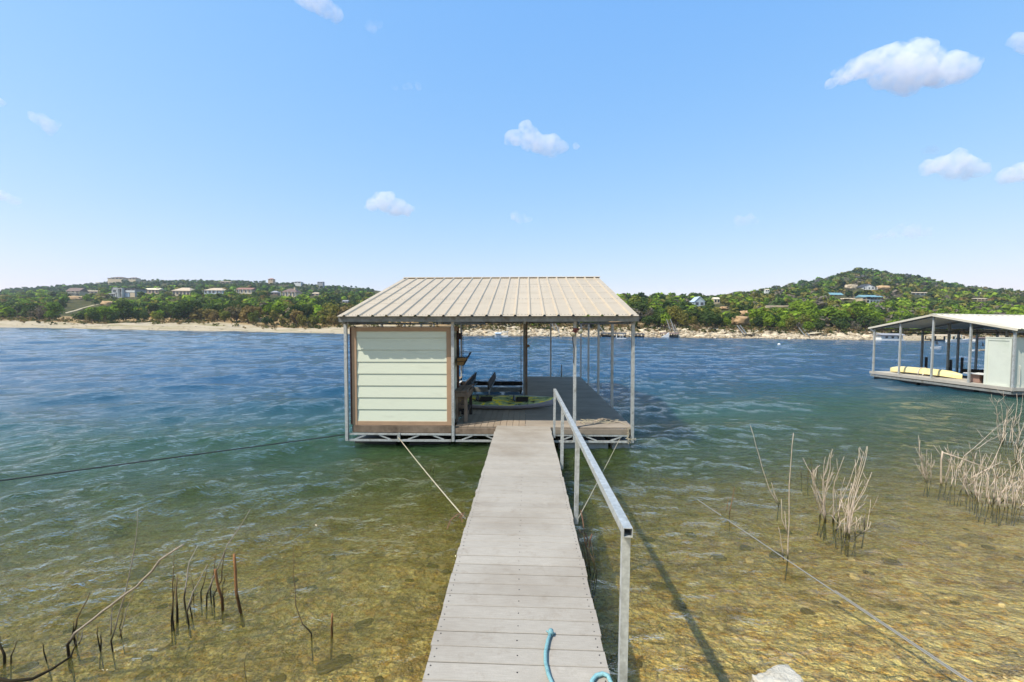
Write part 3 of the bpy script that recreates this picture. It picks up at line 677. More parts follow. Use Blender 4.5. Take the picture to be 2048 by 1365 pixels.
mb = MB(); mb.tube([(1.15, 9.62, 2.42), (1.145, 9.62, 2.38)], .012, 6); part(mb, 'pull_weight', white_paint, fl)
# rope tangle and stick on the deck
def wig(c, rx, ry, n, seed, z=.43, turns=2.0):
    r_ = random.Random(seed); pts = []
    for i in range(n):
        a = i/n*2*math.pi*turns+seed; q = 1+r_.uniform(-.35, .35); pts.append((c[0]+rx*q*math.cos(a), c[1]+ry*q*math.sin(a), z+r_.uniform(0, .04)))
    return pts
mb = MB(); mb.tube(wig((1.6, 10.22), .34, .16, 26, 1, turns=1.6), .007, 5); mb.tube(wig((1.85, 10.25), .22, .1, 22, 2, turns=2.3), .006, 5); mb.tube([(1.3, 9.95, .43), (1.25, 10.1, .44), (1.4, 10.35, .43), (1.75, 10.4, .45), (2.1, 10.2, .44), (2.2, 9.95, .43)], .007, 5)
solo(mb, 'rope_tangle', ropem, 'tangled pale rope lying on the sunlit front corner of the deck', 'rope', (1.6, 10.2, .43), frame=DOCK)
mb = MB(); mb.tube([(1.55, 10.28, .45), (1.8, 10.33, .47), (2.05, 10.15, .45)], [.012, .01, .005], 5); mb.tube([(1.62, 10.4, .45), (1.74, 10.3, .5), (1.95, 10.38, .45)], [.009, .008, .004], 5)
solo(mb, 'driftwood', stick_pale, 'bleached forked stick lying in the rope tangle on the deck', 'driftwood', (1.8, 10.3, .43), frame=DOCK)
mb = MB(); mb.tube([(2.2+R.uniform(-.05, .05), 9.69+R.uniform(-.03, .03), .08+.018*i) for i in range(20)], .006, 5); mb.tube(wig((2.24, 9.68), .09, .03, 18, 5, z=.16), .006, 5)
mb.tube([(2.16, 9.67, .42), (2.19, 9.66, .3), (2.15, 9.66, .2), (2.23, 9.66, .1)], .007, 5)
solo(mb, 'rope_coil', ropem, 'weathered rope wound round the front right corner of the dock', 'rope', (2.2, 9.68, .1), frame=DOCK)

# ropes and cables in the open
def sag(a, b, s_, n=14): a = Vector(a); b = Vector(b); return [a.lerp(b, i/n)+Vector((0, 0, -s_*4*(i/n)*(1-i/n))) for i in range(n+1)]
mb = MB(); a = DOCK @ lp(793, 879, 9.69); b = atz(931, 1038, .42); mb.tube(sag(a, b, .02), .0085, 5)
solo(mb, 'mooring_rope', ropem, 'pale rope stretched from under the shed to the left edge of the gangway', 'rope', b)
mb = MB(); mb.tube([b+Vector(q) for q in ((-.02, 0, .02), (-.05, .03, .05), (-.1, .04, .03), (-.17, 0, -.02), (-.2, -.05, -.1))], .006, 5); mb.tube([b+Vector(q) for q in ((-.03, -.02, -.03), (-.06, .03, .02), (-.02, .05, .05), (-.08, .02, 0), (-.05, -.03, .04))], .006, 5)
solo(mb, 'rusty_wire', rusty, 'rusty wire tie knotted round the pale rope at the left gangway edge', 'wire', b)
mb = MB(); a = DOCK @ lp(1240, 878, 9.69); b = atz(1156, 1038, .33); mb.tube(sag(a, b, .01), .005, 5)
solo(mb, 'mooring_rope', ropem, 'thin pale line from the dock corner rope to the gangway rail post', 'rope', b)
b = atz(1158, 1042, .34)
mb = MB(); mb.tube([b+Vector(q) for q in ((.03, .1, .09), (.05, .03, -.02), (.06, 0, -.1), (.02, 0, -.15), (-.01, 0, -.1))], .006, 5)
mb.tube([b+Vector(q) for q in ((.07, -.02, -.13), (.1, -.03, -.2), (.08, -.03, -.28), (.12, -.03, -.3), (.13, -.03, -.2), (.15, -.03, -.14))], .009, 5)
mb.tube([b+Vector(q) for q in ((.06, -.04, -.16), (.07, -.04, -.25), (.1, -.04, -.36), (.09, -.05, -.5))], .007, 5)
solo(mb, 'rusty_wire', rusty, 'tangled rusty wire hanging below the gangway rail post over the water', 'wire', b)
mb = MB(); mb.tube([(-4.0, 9.9, .13), (-4.2, 10.17, .15)][:1]+[(-7.8, 6.45, .20), (-13.6, .5, .34)], .011, 5)
solo(mb, 'anchor_cable', dcable, 'dark anchor cable running from the left dock corner toward the left bank', 'cable', (-4, 9.9, .13))
mb = MB(); mb.tube(sag((2.45, 8.3, -.06), (3.18, 3.27, .12), .0, 6)[:-1]+[Vector((3.18, 3.27, .12)), Vector((3.6, .4, .36))], .006, 5)
mb.tube([Vector((3.02, 4.4, .092)), Vector((3.19, 3.27, .128)), Vector((3.61, .4, .37))], .005, 5)
solo(mb, 'anchor_cable', cablem, 'twisted grey steel cable running over the shallows to the right shore', 'cable', (3.2, 3.3, .1))
def gp(px, py, dz=.016): 
    p = atz(px, py, .46); z = gz(p.y)+dz; return atz(px, py, z)
mb = MB(); pts = [gp(1101, 1268), gp(1096, 1280), gp(1091, 1305), gp(1091, 1325), gp(1097, 1350), gp(1112, 1385), gp(1130, 1430)]
mb.tube(pts, .0125, 8); q = pts[0]; mb.tube([q+Vector((.0, -.01, .005)), q+Vector((.004, .022, .01))], [.02, .018], 8)
mb.tube([q+Vector((-.006, .01, 0)), q+Vector((-.028, .03, .0))], .005, 5); mb.tube([q+Vector((.0, .01, 0)), q+Vector((.012, .035, .0))], .005, 5); mb.tube([q, q+Vector((.03, .01, -.002))], .005, 5)
solo(mb, 'blue_rope', bluerope, 'thick pale blue rope with a taped frayed end lying along the gangway boards', 'rope', pts[1], smooth=True)
mb = MB(); pts = [gp(1181, 1385), gp(1184, 1362), gp(1192, 1352), gp(1205, 1348), gp(1216, 1352), gp(1222, 1366), gp(1226, 1385, -.03)]
mb.tube(pts, .0135, 8); solo(mb, 'blue_rope', bluerope, 'loop of pale blue rope over the right gangway edge beside the rail post', 'rope', pts[1], smooth=True)

# ------------------------------------------------------------------ neighbouring dock
NB = Matrix.Translation((19.35, 18.6, 0)) @ Matrix.Rotation(rad(6), 4, 'Z')
nd = thing('neighbour_dock', 'covered boat dock with white metal roof and grey posts, off to the right', 'boat dock', (0, 0, 0), frame=NB)
NZ = .36; W2 = 6.45; LX = 10.5
def nbp(x0, x1, y0, y1, z0, z1, name, mat, **kw): mb = MB(); mb.bb(x0, x1, y0, y1, z0, z1); return part(mb, name, mat, nd, **kw)
rsA = roof_sheet('roof_panel', .92, 3, -.2, 2.70, W2/2, 3.34, roofw); rsB = roof_sheet('roof_panel', .92, 3, W2+.2, 2.70, W2/2, 3.34, roofw)
for i in range(12):
    for s_ in (rsA, rsB):
        o = inst(s_, 'roof_panel', nd, (-.14+i*.91, 0, .002*(i % 2))); q = o.modifiers.new('s', 'SOLIDIFY'); q.thickness = .002
mb = MB(); mb.prism([(W2/2-.13, 3.345), (W2/2, 3.385), (W2/2+.13, 3.345), (W2/2+.13, 3.335), (W2/2, 3.375), (W2/2-.13, 3.335)], -.16, LX+.1, 'x'); part(mb, 'ridge_cap', roofw, nd)
for y0, y1, z0, z1 in ((-.2, W2/2, 2.70, 3.34), (W2+.2, W2/2, 2.70, 3.34)):
    mb = MB(); mb.beam((-.155, y0, z0-.03), (-.155, y1, z1-.03), .02, .09); part(mb, 'gable_trim', roofw, nd)
    for x in (.02, 2.6, 5.2, 7.8):
        mb = MB(); mb.beam((x, y0+.1*(1 if y0 < 1 else -1), z0-.08), (x, y1, z1-.08), .05, .08); part(mb, 'rafter', galv_d, nd)
for yy in (0.0, W2): nbp(-.1, LX, yy-.03, yy+.03, 2.56, 2.66, 'eave_beam', galv_d)
nbp(0, LX, W2-.9, W2-.84, 2.42, 2.47, 'tie_beam', steel_black); nbp(0, LX, W2/2-.03, W2/2+.03, 2.50, 2.56, 'tie_beam', steel_black)
for yy, zt in ((.0, 2.64), (1.62, 2.94), (3.25, 3.26), (4.9, 2.94), (6.4, 2.64)): nbp(-.04, .03, yy-.035, yy+.035, .2, zt, 'post', galv)
for x in (2.8, 4.9, 6.0, 7.2, 9.6): nbp(x-.04, x+.04, W2-.06, W2+.02, .2, 2.64, 'post', galv_d)
for x in (2.9, 5.2, 7.6, 10.2): nbp(x-.04, x+.04, -.0, .07, .2, 2.64, 'post', galv)
for x, yy in ((2.3, 2.1), (2.3, 4.6), (5.4, 2.1)): nbp(x-.04, x+.04, yy-.04, yy+.04, .2, 2.9, 'post', galv_d)
for x, yy in ((2.95, W2-.1), (5.05, W2-.1), (2.42, 4.6), (2.42, 2.12)): nbp(x-.05, x+.05, yy-.07, yy, .3, 1.15, 'bumper', steel_black)
nbm = board_mesh('deck_board', 1, .138, .03, plank_n); 
yy = .05
while yy < W2: inst(nbm, 'deck_board', nd, (1.02, yy, NZ), (0, 0, 0), (2.2, 1, 1)); yy += .142
for i in range(14):
    inst(nbm, 'deck_board', nd, (6.35, .05+i*.142, NZ), (0, 0, 0), (8.4, 1, 1))
nbp(-.12, -.085, -.05, W2+.05, .24, .37, 'rim_board', plank_n); nbp(-.12, LX, -.09, -.052, .24, .37, 'rim_board', plank_n)
nbp(-.1, -.02, -.03, W2, .1, .2, 'frame_rail', galv_d); nbp(-.05, LX, -.05, .0, .1, .2, 'frame_rail', galv_d)
for i in range(5): nbp(-.02, 1.4, .1+i*1.28, 1.2+i*1.28, -.25, .17, 'float', black, bevel=.03)
for i in range(6): nbp(1.6+i*1.45, 2.9+i*1.45, .03, 1.2, -.25, .17, 'float', black, bevel=.03)
ns = nbp(.04, 2.9, .12, 1.04, NZ+.001, 2.32, 'shed', sagepaint, label='pale green panel sided storage shed')
def nsp(*a, name='corner_trim', mat=sagepaint): mb = MB(); mb.bb(*a); return part(mb, name, mat, ns, bevel=.003)
for (x0, x1, y0, y1) in ((.015, .04, .095, .2), (.015, .04, .96, 1.065), (.015, .12, .095, .119), (1.5, 1.6, .095, .119)): nsp(x0, x1, y0, y1, NZ+.002, 2.30)
nsp(.01, 2.93, .09, 1.07, 2.322, 2.36, name='lid'); nsp(.02, .039, .201, .959, 2.22, 2.30); nsp(.02, .039, .201, .959, NZ+.002, NZ+.08)
mb = MB(); mb.tube([(.36, .07, 1.25), (.34, .05, 1.22), (.35, .04, .8), (.34, .05, .5)], .012, 5); part(mb, 'hanging_rope', cloth, nd)
# lift in the neighbour's slip
nl = thing('boat_lift', 'dark timber lift bunks above the water inside the right hand dock', 'boat lift', (4, 3.6, 0), frame=NB)
for yy in (2.9, 4.2): mb = MB(); mb.beam((2.6, yy, .62), (6.9, yy, .5), .06, .22); part(mb, 'bunk', darkwood, nl)
for x in (3.0, 5.6): mb = MB(); mb.beam((x, 2.6, .3), (x, 4.6, .3), .08, .12); mb.beam((x, 2.9, .3), (x, 2.9, .52), .06, .06); mb.beam((x, 4.2, .3), (x, 4.2, .52), .06, .06); part(mb, 'cross_beam', steel_black, nl)
ky = kayak('kayak', 3.3, .62, .26, yellowp, yellowp, (.98, 4.55, NZ+.012), rad(97), 'yellow kayak turned upside down on the right hand dock deck', NB, flip=True, seats=False, rock=.05)
mb = MB(); mb.tube([(.62, 4.5, .40), (.66, 4.52, .62), (.8, 4.55, .72), (1.1, 4.58, .72), (1.35, 4.6, .5)], .03, 6); mb.tube([(.55, 4.2, .40), (.7, 4.3, .46), (.85, 4.2, .40)], .03, 6)
link('strap', mb.mesh('strap', cloth, True, (0, 0, 0))).matrix_world = NB; so_ = COL.objects[-1]; tag(so_, 'pale strap looped over the yellow kayak', 'strap')
bn = thing('storage_bin', 'brown bin under a white board beside the green shed on the right hand dock', 'bin', (.55, 1.75, NZ), frame=NB)
mb = MB(); mb.bb(.35, .75, 1.5, 1.95, NZ+.001, NZ+.37); part(mb, 'bin_body', brownbox, bn, bevel=.02)
mb = MB(); mb.bb(.45, .85, 1.3, 1.47, NZ+.001, NZ+.33); part(mb, 'bin_side', steel_black, bn, bevel=.01)
mb = MB(); mb.bb(.22, .95, 1.22, 2.05, NZ+.372, NZ+.405); part(mb, 'board_top', white_paint, bn)

# ------------------------------------------------------------------ sticks and drowned brush
def bark(name, pale, wet):
    k = NT(name); z = k.n('ShaderNodeSeparateXYZ'); k.l(k.pos(), z.inputs[0])
    n = k.noise(k.pos(), 40, 4); c = k.mix(k.ramp(n, [(.35, 0.0), (.65, 1.0)]), tuple(q*.78 for q in lin(pale)), tuple(q*1.12 for q in lin(pale)))
    f = k.math('ADD', z.outputs[2], k.math('MULTIPLY', k.math('SUBTRACT', k.noise(k.pos(), 6, 3), .5), .18))
    c = k.mix(k.ramp(f, [(.03, 1.0), (.11, 0.0)]), c, lin(wet))
    oi = k.n('ShaderNodeObjectInfo'); g = k.math('MULTIPLY_ADD', oi.outputs['Random'], .3, .85); cc = k.n('ShaderNodeCombineColor'); [k.l(g, cc.inputs[i]) for i in range(3)]
    c = k.mix(1.0, c, cc.outputs[0], 'MULTIPLY'); k.prin(c, .9, 0, .15, k.bump(n, .4, .003)); return k.m
bk_pale = bark('bleached_twig', (196, 178, 158), (62, 58, 32)); bk_dark = bark('dark_twig', (104, 86, 60), (44, 38, 24)); bk_red = bark('red_brown_twig', (156, 112, 74), (92, 66, 40)); bk_grey = bark('grey_twig', (158, 146, 130), (58, 50, 40))
cv1 = lambda p: (p[0]*.3418, 965+p[1]*.3418)
cv4 = lambda p: (1448+p[0]*.293, 780+p[1]*.293)
RS = random.Random(3)
def stick_pts(pts, cv, lean=None, base=None, noise_=.006):
    """pts tip -> root; root stands on the water surface, rest at about that depth"""
    q = [cv(p) for p in pts]; b = base or atz(*q[-1], 0.0); lean = RS.uniform(-.25, .25) if lean is None else lean
    out_ = []
    for i, (px, py) in enumerate(q):
        p = aty(px, py, b.y); p = aty(px, py, b.y+lean*max(0, p.z)); out_.append(p)
    # resample with a little wobble
    res = []
    for i in range(len(out_)-1):
        for t in (0, .5):
            p = out_[i].lerp(out_[i+1], t)
            if t: p = p+Vector((RS.uniform(-1, 1), RS.uniform(-1, 1), 0))*noise_
            res.append(p)
    res.append(out_[-1]); res.append(out_[-1]+Vector((RS.uniform(-.04, .04), .02, -.25)))
    return res
def taper(n, r, f=.35): return [(1.0 if r < .007 else .85)*r*(f+(1-f)*i/(n-1)) for i in range(n)]
def stick(name, pts, cv, r, mat, label, group=None, lean=None, extra=(), f=.35):
    P = stick_pts(pts, cv, lean); b = P[-2]
    if not extra:
        mb = MB(); mb.tube(P, taper(len(P), r, f), 6); return solo(mb, name, mat, label, 'stick', b, group, smooth=True)
    t = thing(name, label, 'branch', b, group); mb = MB(); mb.tube(P, taper(len(P), r, f), 6); part(mb, 'stem', mat, t, smooth=True)
    for (e, er) in extra:
        E_ = stick_pts(e, cv, lean if lean is not None else 0, base=b)[:-1] if e[-1][1] < pts[-1][1]+30 else stick_pts(e, cv, lean, base=b)
        mb = MB(); mb.tube(E_, taper(len(E_), er), 5); part(mb, 'side_branch', mat, t, smooth=True)
    return t
stick('fallen_branch', [(1075, 365), (1010, 405), (935, 455), (890, 520), (800, 610), (700, 680), (600, 755), (500, 835), (440, 880), (395, 950)], cv1, .013, bk_grey,
      'long bare branch slanting out of the water at the lower left', lean=-.1, f=.7, extra=[([(455, 880), (440, 960), (415, 1020)], .009), ([(490, 855), (480, 900), (462, 945)], .006), ([(785, 630), (740, 740), (700, 905)], .005), ([(655, 705), (650, 800), (650, 890)], .006)])
P = [atz(*cv1(p), .02) for p in [(415, 1020), (300, 1095), (190, 1150), (60, 1165), (-60, 1140)]]; mb = MB(); mb.tube(P, [.008, .010, .011, .012, .013], 6)
solo(mb, 'sunken_branch', bk_dark, 'dark wet branch lying flat at the water surface in the bottom left corner', 'branch', P[2], smooth=True)
stick('twig', [(805, 155), (795, 340), (770, 480), (735, 640), (690, 790), (650, 930)], cv1, .006, bk_grey, 'tall thin grey twig crossing behind the slanting bare branch')
stick('twig', [(525, 645), (480, 740), (450, 800), (428, 890)], cv1, .010, bk_dark, 'dark snapped twig left of the slanting bare branch', extra=[([(430, 815), (428, 860), (425, 890)], .008)])
stick('twig', [(728, 690), (715, 790), (700, 850)], cv1, .004, bk_dark, 'short dark twig just right of the tall thin grey twig')
for pts, lb_ in (([(570, 838), (575, 925)], 'short dark stub under the middle of the slanting branch, the taller of two'), ([(592, 875), (592, 930)], 'short dark stub under the middle of the slanting branch, the shorter of two'), ([(250, 940), (256, 990)], 'tiny dark stub between the corner sticks and the root of the slanting branch'), ([(100, 928), (65, 1015)], 'thin dark stick leaning right near the left picture edge'), ([(0, 900), (8, 970), (26, 1012)], 'dark curved stick cut by the left picture edge')):
    stick('dead_stick', pts, cv1, .006 if pts[0][0] > 0 else .013, bk_dark, lb_, 'short dead sticks standing in the left shallows')
sh = thing('drowned_shrub', 'dark bare drowned shrub of many thin stems in the left shallows', 'shrub', atz(*cv1((1150, 700)), 0))
for pts, r in (([(1018, 425), (1010, 600), (1003, 795)], .007), ([(1022, 595), (1012, 700), (1010, 795)], .008), ([(1038, 550), (1030, 640), (1037, 745)], .013), ([(1160, 365), (1110, 460), (1095, 560), (1078, 680)], .009), ([(1215, 480), (1170, 570), (1130, 640), (1093, 760)], .009),
               ([(1218, 490), (1200, 560), (1175, 640)], .008), ([(1268, 395), (1250, 530), (1230, 640)], .006), ([(1465, 158), (1400, 270), (1330, 370), (1270, 510), (1210, 660)], .009), ([(1315, 400), (1305, 470), (1298, 570), (1250, 660)], .008), ([(1120, 540), (1128, 590), (1130, 640)], .004),
               ([(1165, 645), (1130, 680), (1110, 720)], .007), ([(1345, 520), (1315, 560), (1303, 600)], .004)):
    P = stick_pts(pts, cv1); mb = MB(); mb.tube(P, taper(len(P), r), 6); part(mb, 'stem', bk_dark if r != .009 else bk_grey, sh, smooth=True)
stick('cut_stake', [(1260, 510), (1268, 570), (1300, 682)], cv1, .015, bk_red, 'reddish cut stake leaning left inside the dark drowned shrub', f=.8)
stick('cut_stake', [(1370, 420), (1380, 580), (1395, 700)], cv1, .016, bk_red, 'tall reddish cut stake standing upright right of the dark drowned shrub', f=.85)
stick('twig', [(1717, 368), (1715, 540), (1730, 720), (1770, 830), (1822, 885)], cv1, .006, bk_dark, 'lone thin twig curving up between the cut stakes and the gangway')
stick('cut_stake', [(1945, 768), (1944, 820), (1943, 880)], cv1, .011, bk_red, 'short reddish stub nearest the gangway in the left shallows', f=.85)
stick('dead_stick', [(1433, 1045), (1433, 1100)], cv1, .004, bk_dark, 'tiny dark twig tip poking out below the upright cut stake')
cvm = lambda p: p
stick('dead_stick', [(863, 921), (862, 935), (859, 948)], cvm, .006, bk_dark, 'left twig tip of three poking up under the pale mooring rope', 'twig tips under the mooring rope'); stick('dead_stick', [(872, 921), (868, 938), (866, 944)], cvm, .006, bk_dark, 'right twig tip of three poking up under the pale mooring rope', 'twig tips under the mooring rope'); stick('dead_stick', [(855, 935), (855, 945), (856, 954)], cvm, .005, bk_dark, 'shortest twig tip of three poking up under the pale mooring rope', 'twig tips under the mooring rope')
sh = thing('drowned_shrub', 'black wet twigs standing close against the right side of the gangway', 'shrub', atz(1178, 1130, 0))
for i in range(13):
    bx_ = 1150+i*3.5; by = 1098+i*6
    P = stick_pts([(bx_-6+RS.uniform(-10, 10), by-RS.uniform(35, 80)), (bx_+RS.uniform(-5, 5), by-25), (bx_, by)], cvm); mb = MB(); mb.tube(P, taper(len(P), .007), 5); part(mb, 'stem', bk_dark, sh, smooth=True)
# right side
stick('tall_twig', [(180, 245), (215, 370), (260, 530), (310, 680), (372, 790)], cv4, .008, bk_pale, 'tall pale twig leaning left over the right shallows', extra=[([(322, 630), (350, 720), (378, 780)], .006), ([(326, 640), (340, 700), (352, 760)], .005)])
stick('tall_twig', [(475, 295), (460, 450), (445, 650), (445, 900), (435, 1160)], cv4, .009, bk_pale, 'tallest upright pale twig with two side shoots near the grey cable', extra=[([(390, 745), (395, 880), (430, 970)], .006), ([(415, 828), (420, 900), (432, 980)], .006), ([(372, 935), (390, 1050), (405, 1160)], .006)])
stick('short_twigs', [(72, 662), (55, 750), (36, 850)], cv4, .006, bk_red, 'pair of short brown twigs beside the upper end of the grey cable', extra=[([(28, 730), (24, 780), (18, 830)], .005)])
def brush(label, lines, r, twigs, seed):
    rs = random.Random(seed); b0 = atz(*cv4(lines[len(lines)//2][-1]), 0); t = thing('drowned_shrub', label, 'shrub', b0, 'bleached drowned shrubs in the right shallows')
    for ln in lines:
        P = stick_pts(ln, cv4, noise_=.012); L = len(P); mb = MB(); rr_ = r*rs.uniform(.75, 1.2); mb.tube(P, taper(L, rr_, .3), 5)
        for _ in range(twigs):
            i = rs.randrange(1, max(2, L-2)); a = P[i]; s_ = rs.uniform(.06, .26); dx = rs.uniform(-.8, .8); dy = rs.uniform(-.6, .6)
            m_ = a+Vector((dx*.6, dy*.5, .5))*s_; e = a+Vector((dx, dy, 1.1))*s_; mb.tube([e, m_, a], [rr_*.22, rr_*.35, rr_*.5], 4)
        part(mb, 'stem', bk_pale, t, smooth=True)
    return t
brush('bleached drowned shrub standing alone between the tallest twig and the right edge', [
    [(610, 545), (607, 640), (640, 780), (660, 880)], [(655, 515), (612, 560), (608, 620), (650, 720), (690, 860)], [(740, 405), (725, 540), (690, 700), (688, 890)], [(738, 560), (700, 660), (680, 780), (686, 905)], [(692, 458), (680, 560), (690, 700), (650, 870)],
    [(725, 430), (690, 560), (675, 640), (680, 800), (690, 900)], [(620, 640), (660, 740), (690, 800), (695, 900)], [(820, 455), (780, 560), (745, 700), (742, 900)], [(740, 800), (715, 840), (690, 860)], [(755, 680), (770, 800), (750, 900)],
    [(980, 385), (955, 520), (900, 700), (850, 850), (830, 990)], [(955, 420), (920, 560), (870, 720), (840, 960)], [(900, 500), (860, 620), (800, 760), (780, 870)], [(895, 475), (900, 580), (850, 740), (840, 960)], [(825, 595), (800, 690), (790, 800), (775, 890)],
    [(1010, 560), (960, 690), (880, 830), (845, 990)], [(1000, 592), (930, 720), (870, 830), (850, 1010)], [(945, 620), (900, 720), (860, 850), (855, 1010)], [(790, 740), (830, 820), (860, 880), (850, 1000)], [(760, 960), (800, 900), (870, 850), (945, 800)][::-1],
    [(800, 960), (790, 900), (780, 850), (790, 780)][::-1], [(1000, 750), (990, 850), (975, 950), (900, 1005)], [(1003, 900), (985, 950), (930, 985), (895, 1010)], [(965, 850), (955, 900), (958, 960)], [(905, 870), (898, 940), (895, 1000)],
    [(975, 385), (945, 500), (890, 690), (860, 840), (850, 980)], [(870, 640), (850, 760), (820, 900), (815, 1000)], [(630, 560), (625, 680), (655, 800), (690, 895)]], .0082, 2, 1)
for a, b in (([(520, 525), (523, 560), (527, 600)], 'thin dark twig left of the three behind the lone shrub'), ([(580, 460), (576, 550), (572, 632)], 'tallest thin dark twig standing behind the lone bleached shrub'), ([(597, 465), (600, 520), (600, 580)], 'short dark twig touching the back of the lone bleached shrub'), ([(640, 500), (640, 550), (640, 600)], 'small dark twig behind the left stems of the lone shrub')):
    stick('dead_stick', a, cv4, .007, bk_dark, b, 'dark twigs behind the lone shrub')
brush('wide bleached thicket at the right picture edge in the water', [
    [(1328, 318), (1332, 430), (1355, 540), (1385, 635)], [(1358, 440), (1362, 540), (1380, 630)], [(1330, 515), (1355, 580), (1385, 630)], [(1385, 400), (1380, 520), (1388, 635)], [(1415, 430), (1412, 540), (1410, 640)],
    [(1555, 415), (1540, 500), (1515, 590), (1512, 655)], [(1585, 410), (1540, 500), (1518, 640)], [(1920, 205), (1770, 340), (1640, 450), (1580, 560), (1545, 670)], [(1900, 300), (1800, 350), (1700, 420)], [(1720, 430), (1690, 520), (1640, 620), (1612, 700)],
    [(1725, 425), (1700, 560), (1720, 680), (1733, 770)], [(1830, 430), (1770, 560), (1760, 680), (1765, 790)], [(1620, 500), (1600, 580), (1640, 650), (1680, 740)], [(1860, 440), (1845, 600), (1840, 700), (1835, 780)], [(1885, 470), (1850, 600), (1840, 770)],
    [(1935, 290), (1870, 420), (1800, 560), (1790, 700), (1830, 800)], [(2100, 560), (1960, 650), (1900, 690), (1835, 785)], [(2110, 620), (1980, 690), (1930, 740), (1880, 780)], [(2100, 740), (2040, 780), (2000, 820)], [(1950, 480), (1960, 580), (1900, 700), (1860, 800)],
    [(1640, 540), (1660, 640), (1700, 720)], [(1780, 440), (1740, 560), (1690, 640), (1620, 690)], [(1990, 520), (1960, 640), (1930, 720), (1940, 810)], [(1660, 450), (1655, 560), (1650, 680)], [(1810, 560), (1800, 680), (1805, 810)],
    [(1900, 540), (1895, 660), (1880, 820)], [(2040, 480), (2010, 600), (2000, 700), (1990, 790)], [(1690, 560), (1700, 640), (1730, 750)], [(1750, 480), (1760, 600), (1740, 720), (1735, 790)], [(2060, 580), (2030, 640), (1975, 760)],
    [(1540, 470), (1560, 560), (1550, 680)], [(1600, 430), (1590, 540), (1575, 690)], [(1650, 500), (1640, 600), (1660, 720)], [(1705, 520), (1720, 620), (1715, 740)], [(1785, 500), (1800, 600), (1790, 760)], [(1870, 560), (1860, 660), (1870, 800)], [(1915, 600), (1925, 700), (1915, 815)], [(1965, 560), (1975, 660), (1970, 800)], [(2005, 640), (1990, 720), (1985, 815)], [(2020, 560), (2040, 660), (2030, 800)]], .0085, 4, 2)
stick('cut_stake', [(1492, 420), (1482, 540), (1483, 660)], cv4, .017, bk_pale, 'thick bleached stake at the left end of the wide thicket', f=.75)
P = [aty(*cv4(p), 7.2) for p in [(1500, 430), (1620, 470), (1760, 520), (1800, 540)]]; mb = MB(); mb.tube(P, [.009, .008, .006, .004], 5); mb.tube([aty(*cv4(p), 7.1) for p in [(1690, 600), (1800, 540), (1900, 490)]], [.008, .006, .003], 5)
solo(mb, 'broken_twig', bk_pale, 'pale broken twig caught crosswise in the wide thicket', 'twig', P[1], smooth=True)
brush('bleached drowned shrub in front of the right hand dock corner', [
    [(1825, 30), (1835, 90), (1858, 130), (1862, 220), (1885, 360)], [(1905, 5), (1910, 80), (1940, 130), (1935, 220), (1905, 360)], [(1980, 90), (1940, 150), (1910, 240), (1895, 350)], [(1998, 25), (1995, 150), (1970, 260), (1965, 370)], [(2042, 20), (2030, 120), (2010, 230), (1995, 250)],
    [(1858, 110), (1870, 200), (1890, 300), (1900, 370)], [(1930, 130), (1920, 240), (1925, 370)], [(1880, 60), (1860, 110)], [(2048, 220), (2020, 300), (2005, 380)], [(2090, 230), (2060, 320), (2010, 400)], [(1890, 90), (1900, 200), (1910, 340)], [(1975, 180), (1960, 280), (1945, 370)], [(2010, 250), (2015, 340), (2003, 400)]], .0105, 3, 3)
brush('sparse bleached stems at the right edge between the two thickets', [[(1975, 350), (1985, 420), (1992, 490)], [(2055, 340), (2025, 440), (2030, 520), (2060, 600)], [(2020, 400), (2010, 460), (2000, 520)]], .010, 2, 4)

# ------------------------------------------------------------------ rocks
def rock_mesh(name, seed, mat, sub=2, sq=(1, .8, .55), rough=.28, fr=1.6):
    import bmesh
    bm = bmesh.new(); bmesh.ops.create_icosphere(bm, subdivisions=sub, radius=1)
    for v in bm.verts:
        p = v.co.copy(); n = mnoise.noise(p*fr+Vector((seed*7.1, 3, 1)))*rough*1.6+mnoise.noise(p*fr*2.7+Vector((seed, 9, 1)))*rough*.6; q = p*(1+n)
        for ax in range(3):
            if abs(q[ax]) > .72: q[ax] = math.copysign(.72+(abs(q[ax])-.72)*.25, q[ax])
        v.co = Vector((q.x*sq[0], q.y*sq[1], q.z*sq[2]))
    me = bpy.data.meshes.new(name); bm.to_mesh(me); bm.free(); me.materials.append(mat)
    if sub > 2: me.polygons.foreach_set('use_smooth', [True]*len(me.polygons))
    return me
p = atz(1560, 1372, 0)
o = link('rock', rock_mesh('rock', 4, rockm, 5, (1, .8, .7), .3, 2.2)); o.location = (1.87, 3.28, -.03); o.scale = (.225, .17, .215); o.rotation_euler = (0, 0, .2)
tag(o, 'pale crusted limestone rock breaking the water at the bottom edge', 'rock')
stone = [simple('bed_stone_a', (212, 186, 128), .9, 0, .25, 14, .6, dark=(120, 98, 60), dscale=9, rnd=.35, spec=.15), simple('bed_stone_b', (232, 206, 146), .9, 0, .25, 14, .6, dark=(140, 112, 66), dscale=9, rnd=.3, spec=.15)]
sm = [rock_mesh('stone', i+20, stone[i % 2], 1, (1, .75, .38), .35) for i in range(6)]
cnt = 0
while cnt < 225:
    x = R.uniform(-5.5, 6.2); yy = R.uniform(2.4, 6.4); bz = float(bed_z(np.array([x]), np.array([yy]))[0])
    if bz < -.62 or abs(x/yy) > 1.25: continue
    s_ = R.choice([.03, .04, .05, .06, .08]) * (1.5 if R.random() < .1 else 1)
    o = bpy.data.objects.new('stone', sm[cnt % 6]); COL.objects.link(o); o.parent = bed; o.location = (x, yy, bz+s_*.08); o.rotation_euler = (R.uniform(-.3, .3), R.uniform(-.3, .3), R.uniform(0, 6.3)); o.scale = (s_, s_*R.uniform(.7, 1.2), s_*R.uniform(.7, 1.2)); cnt += 1
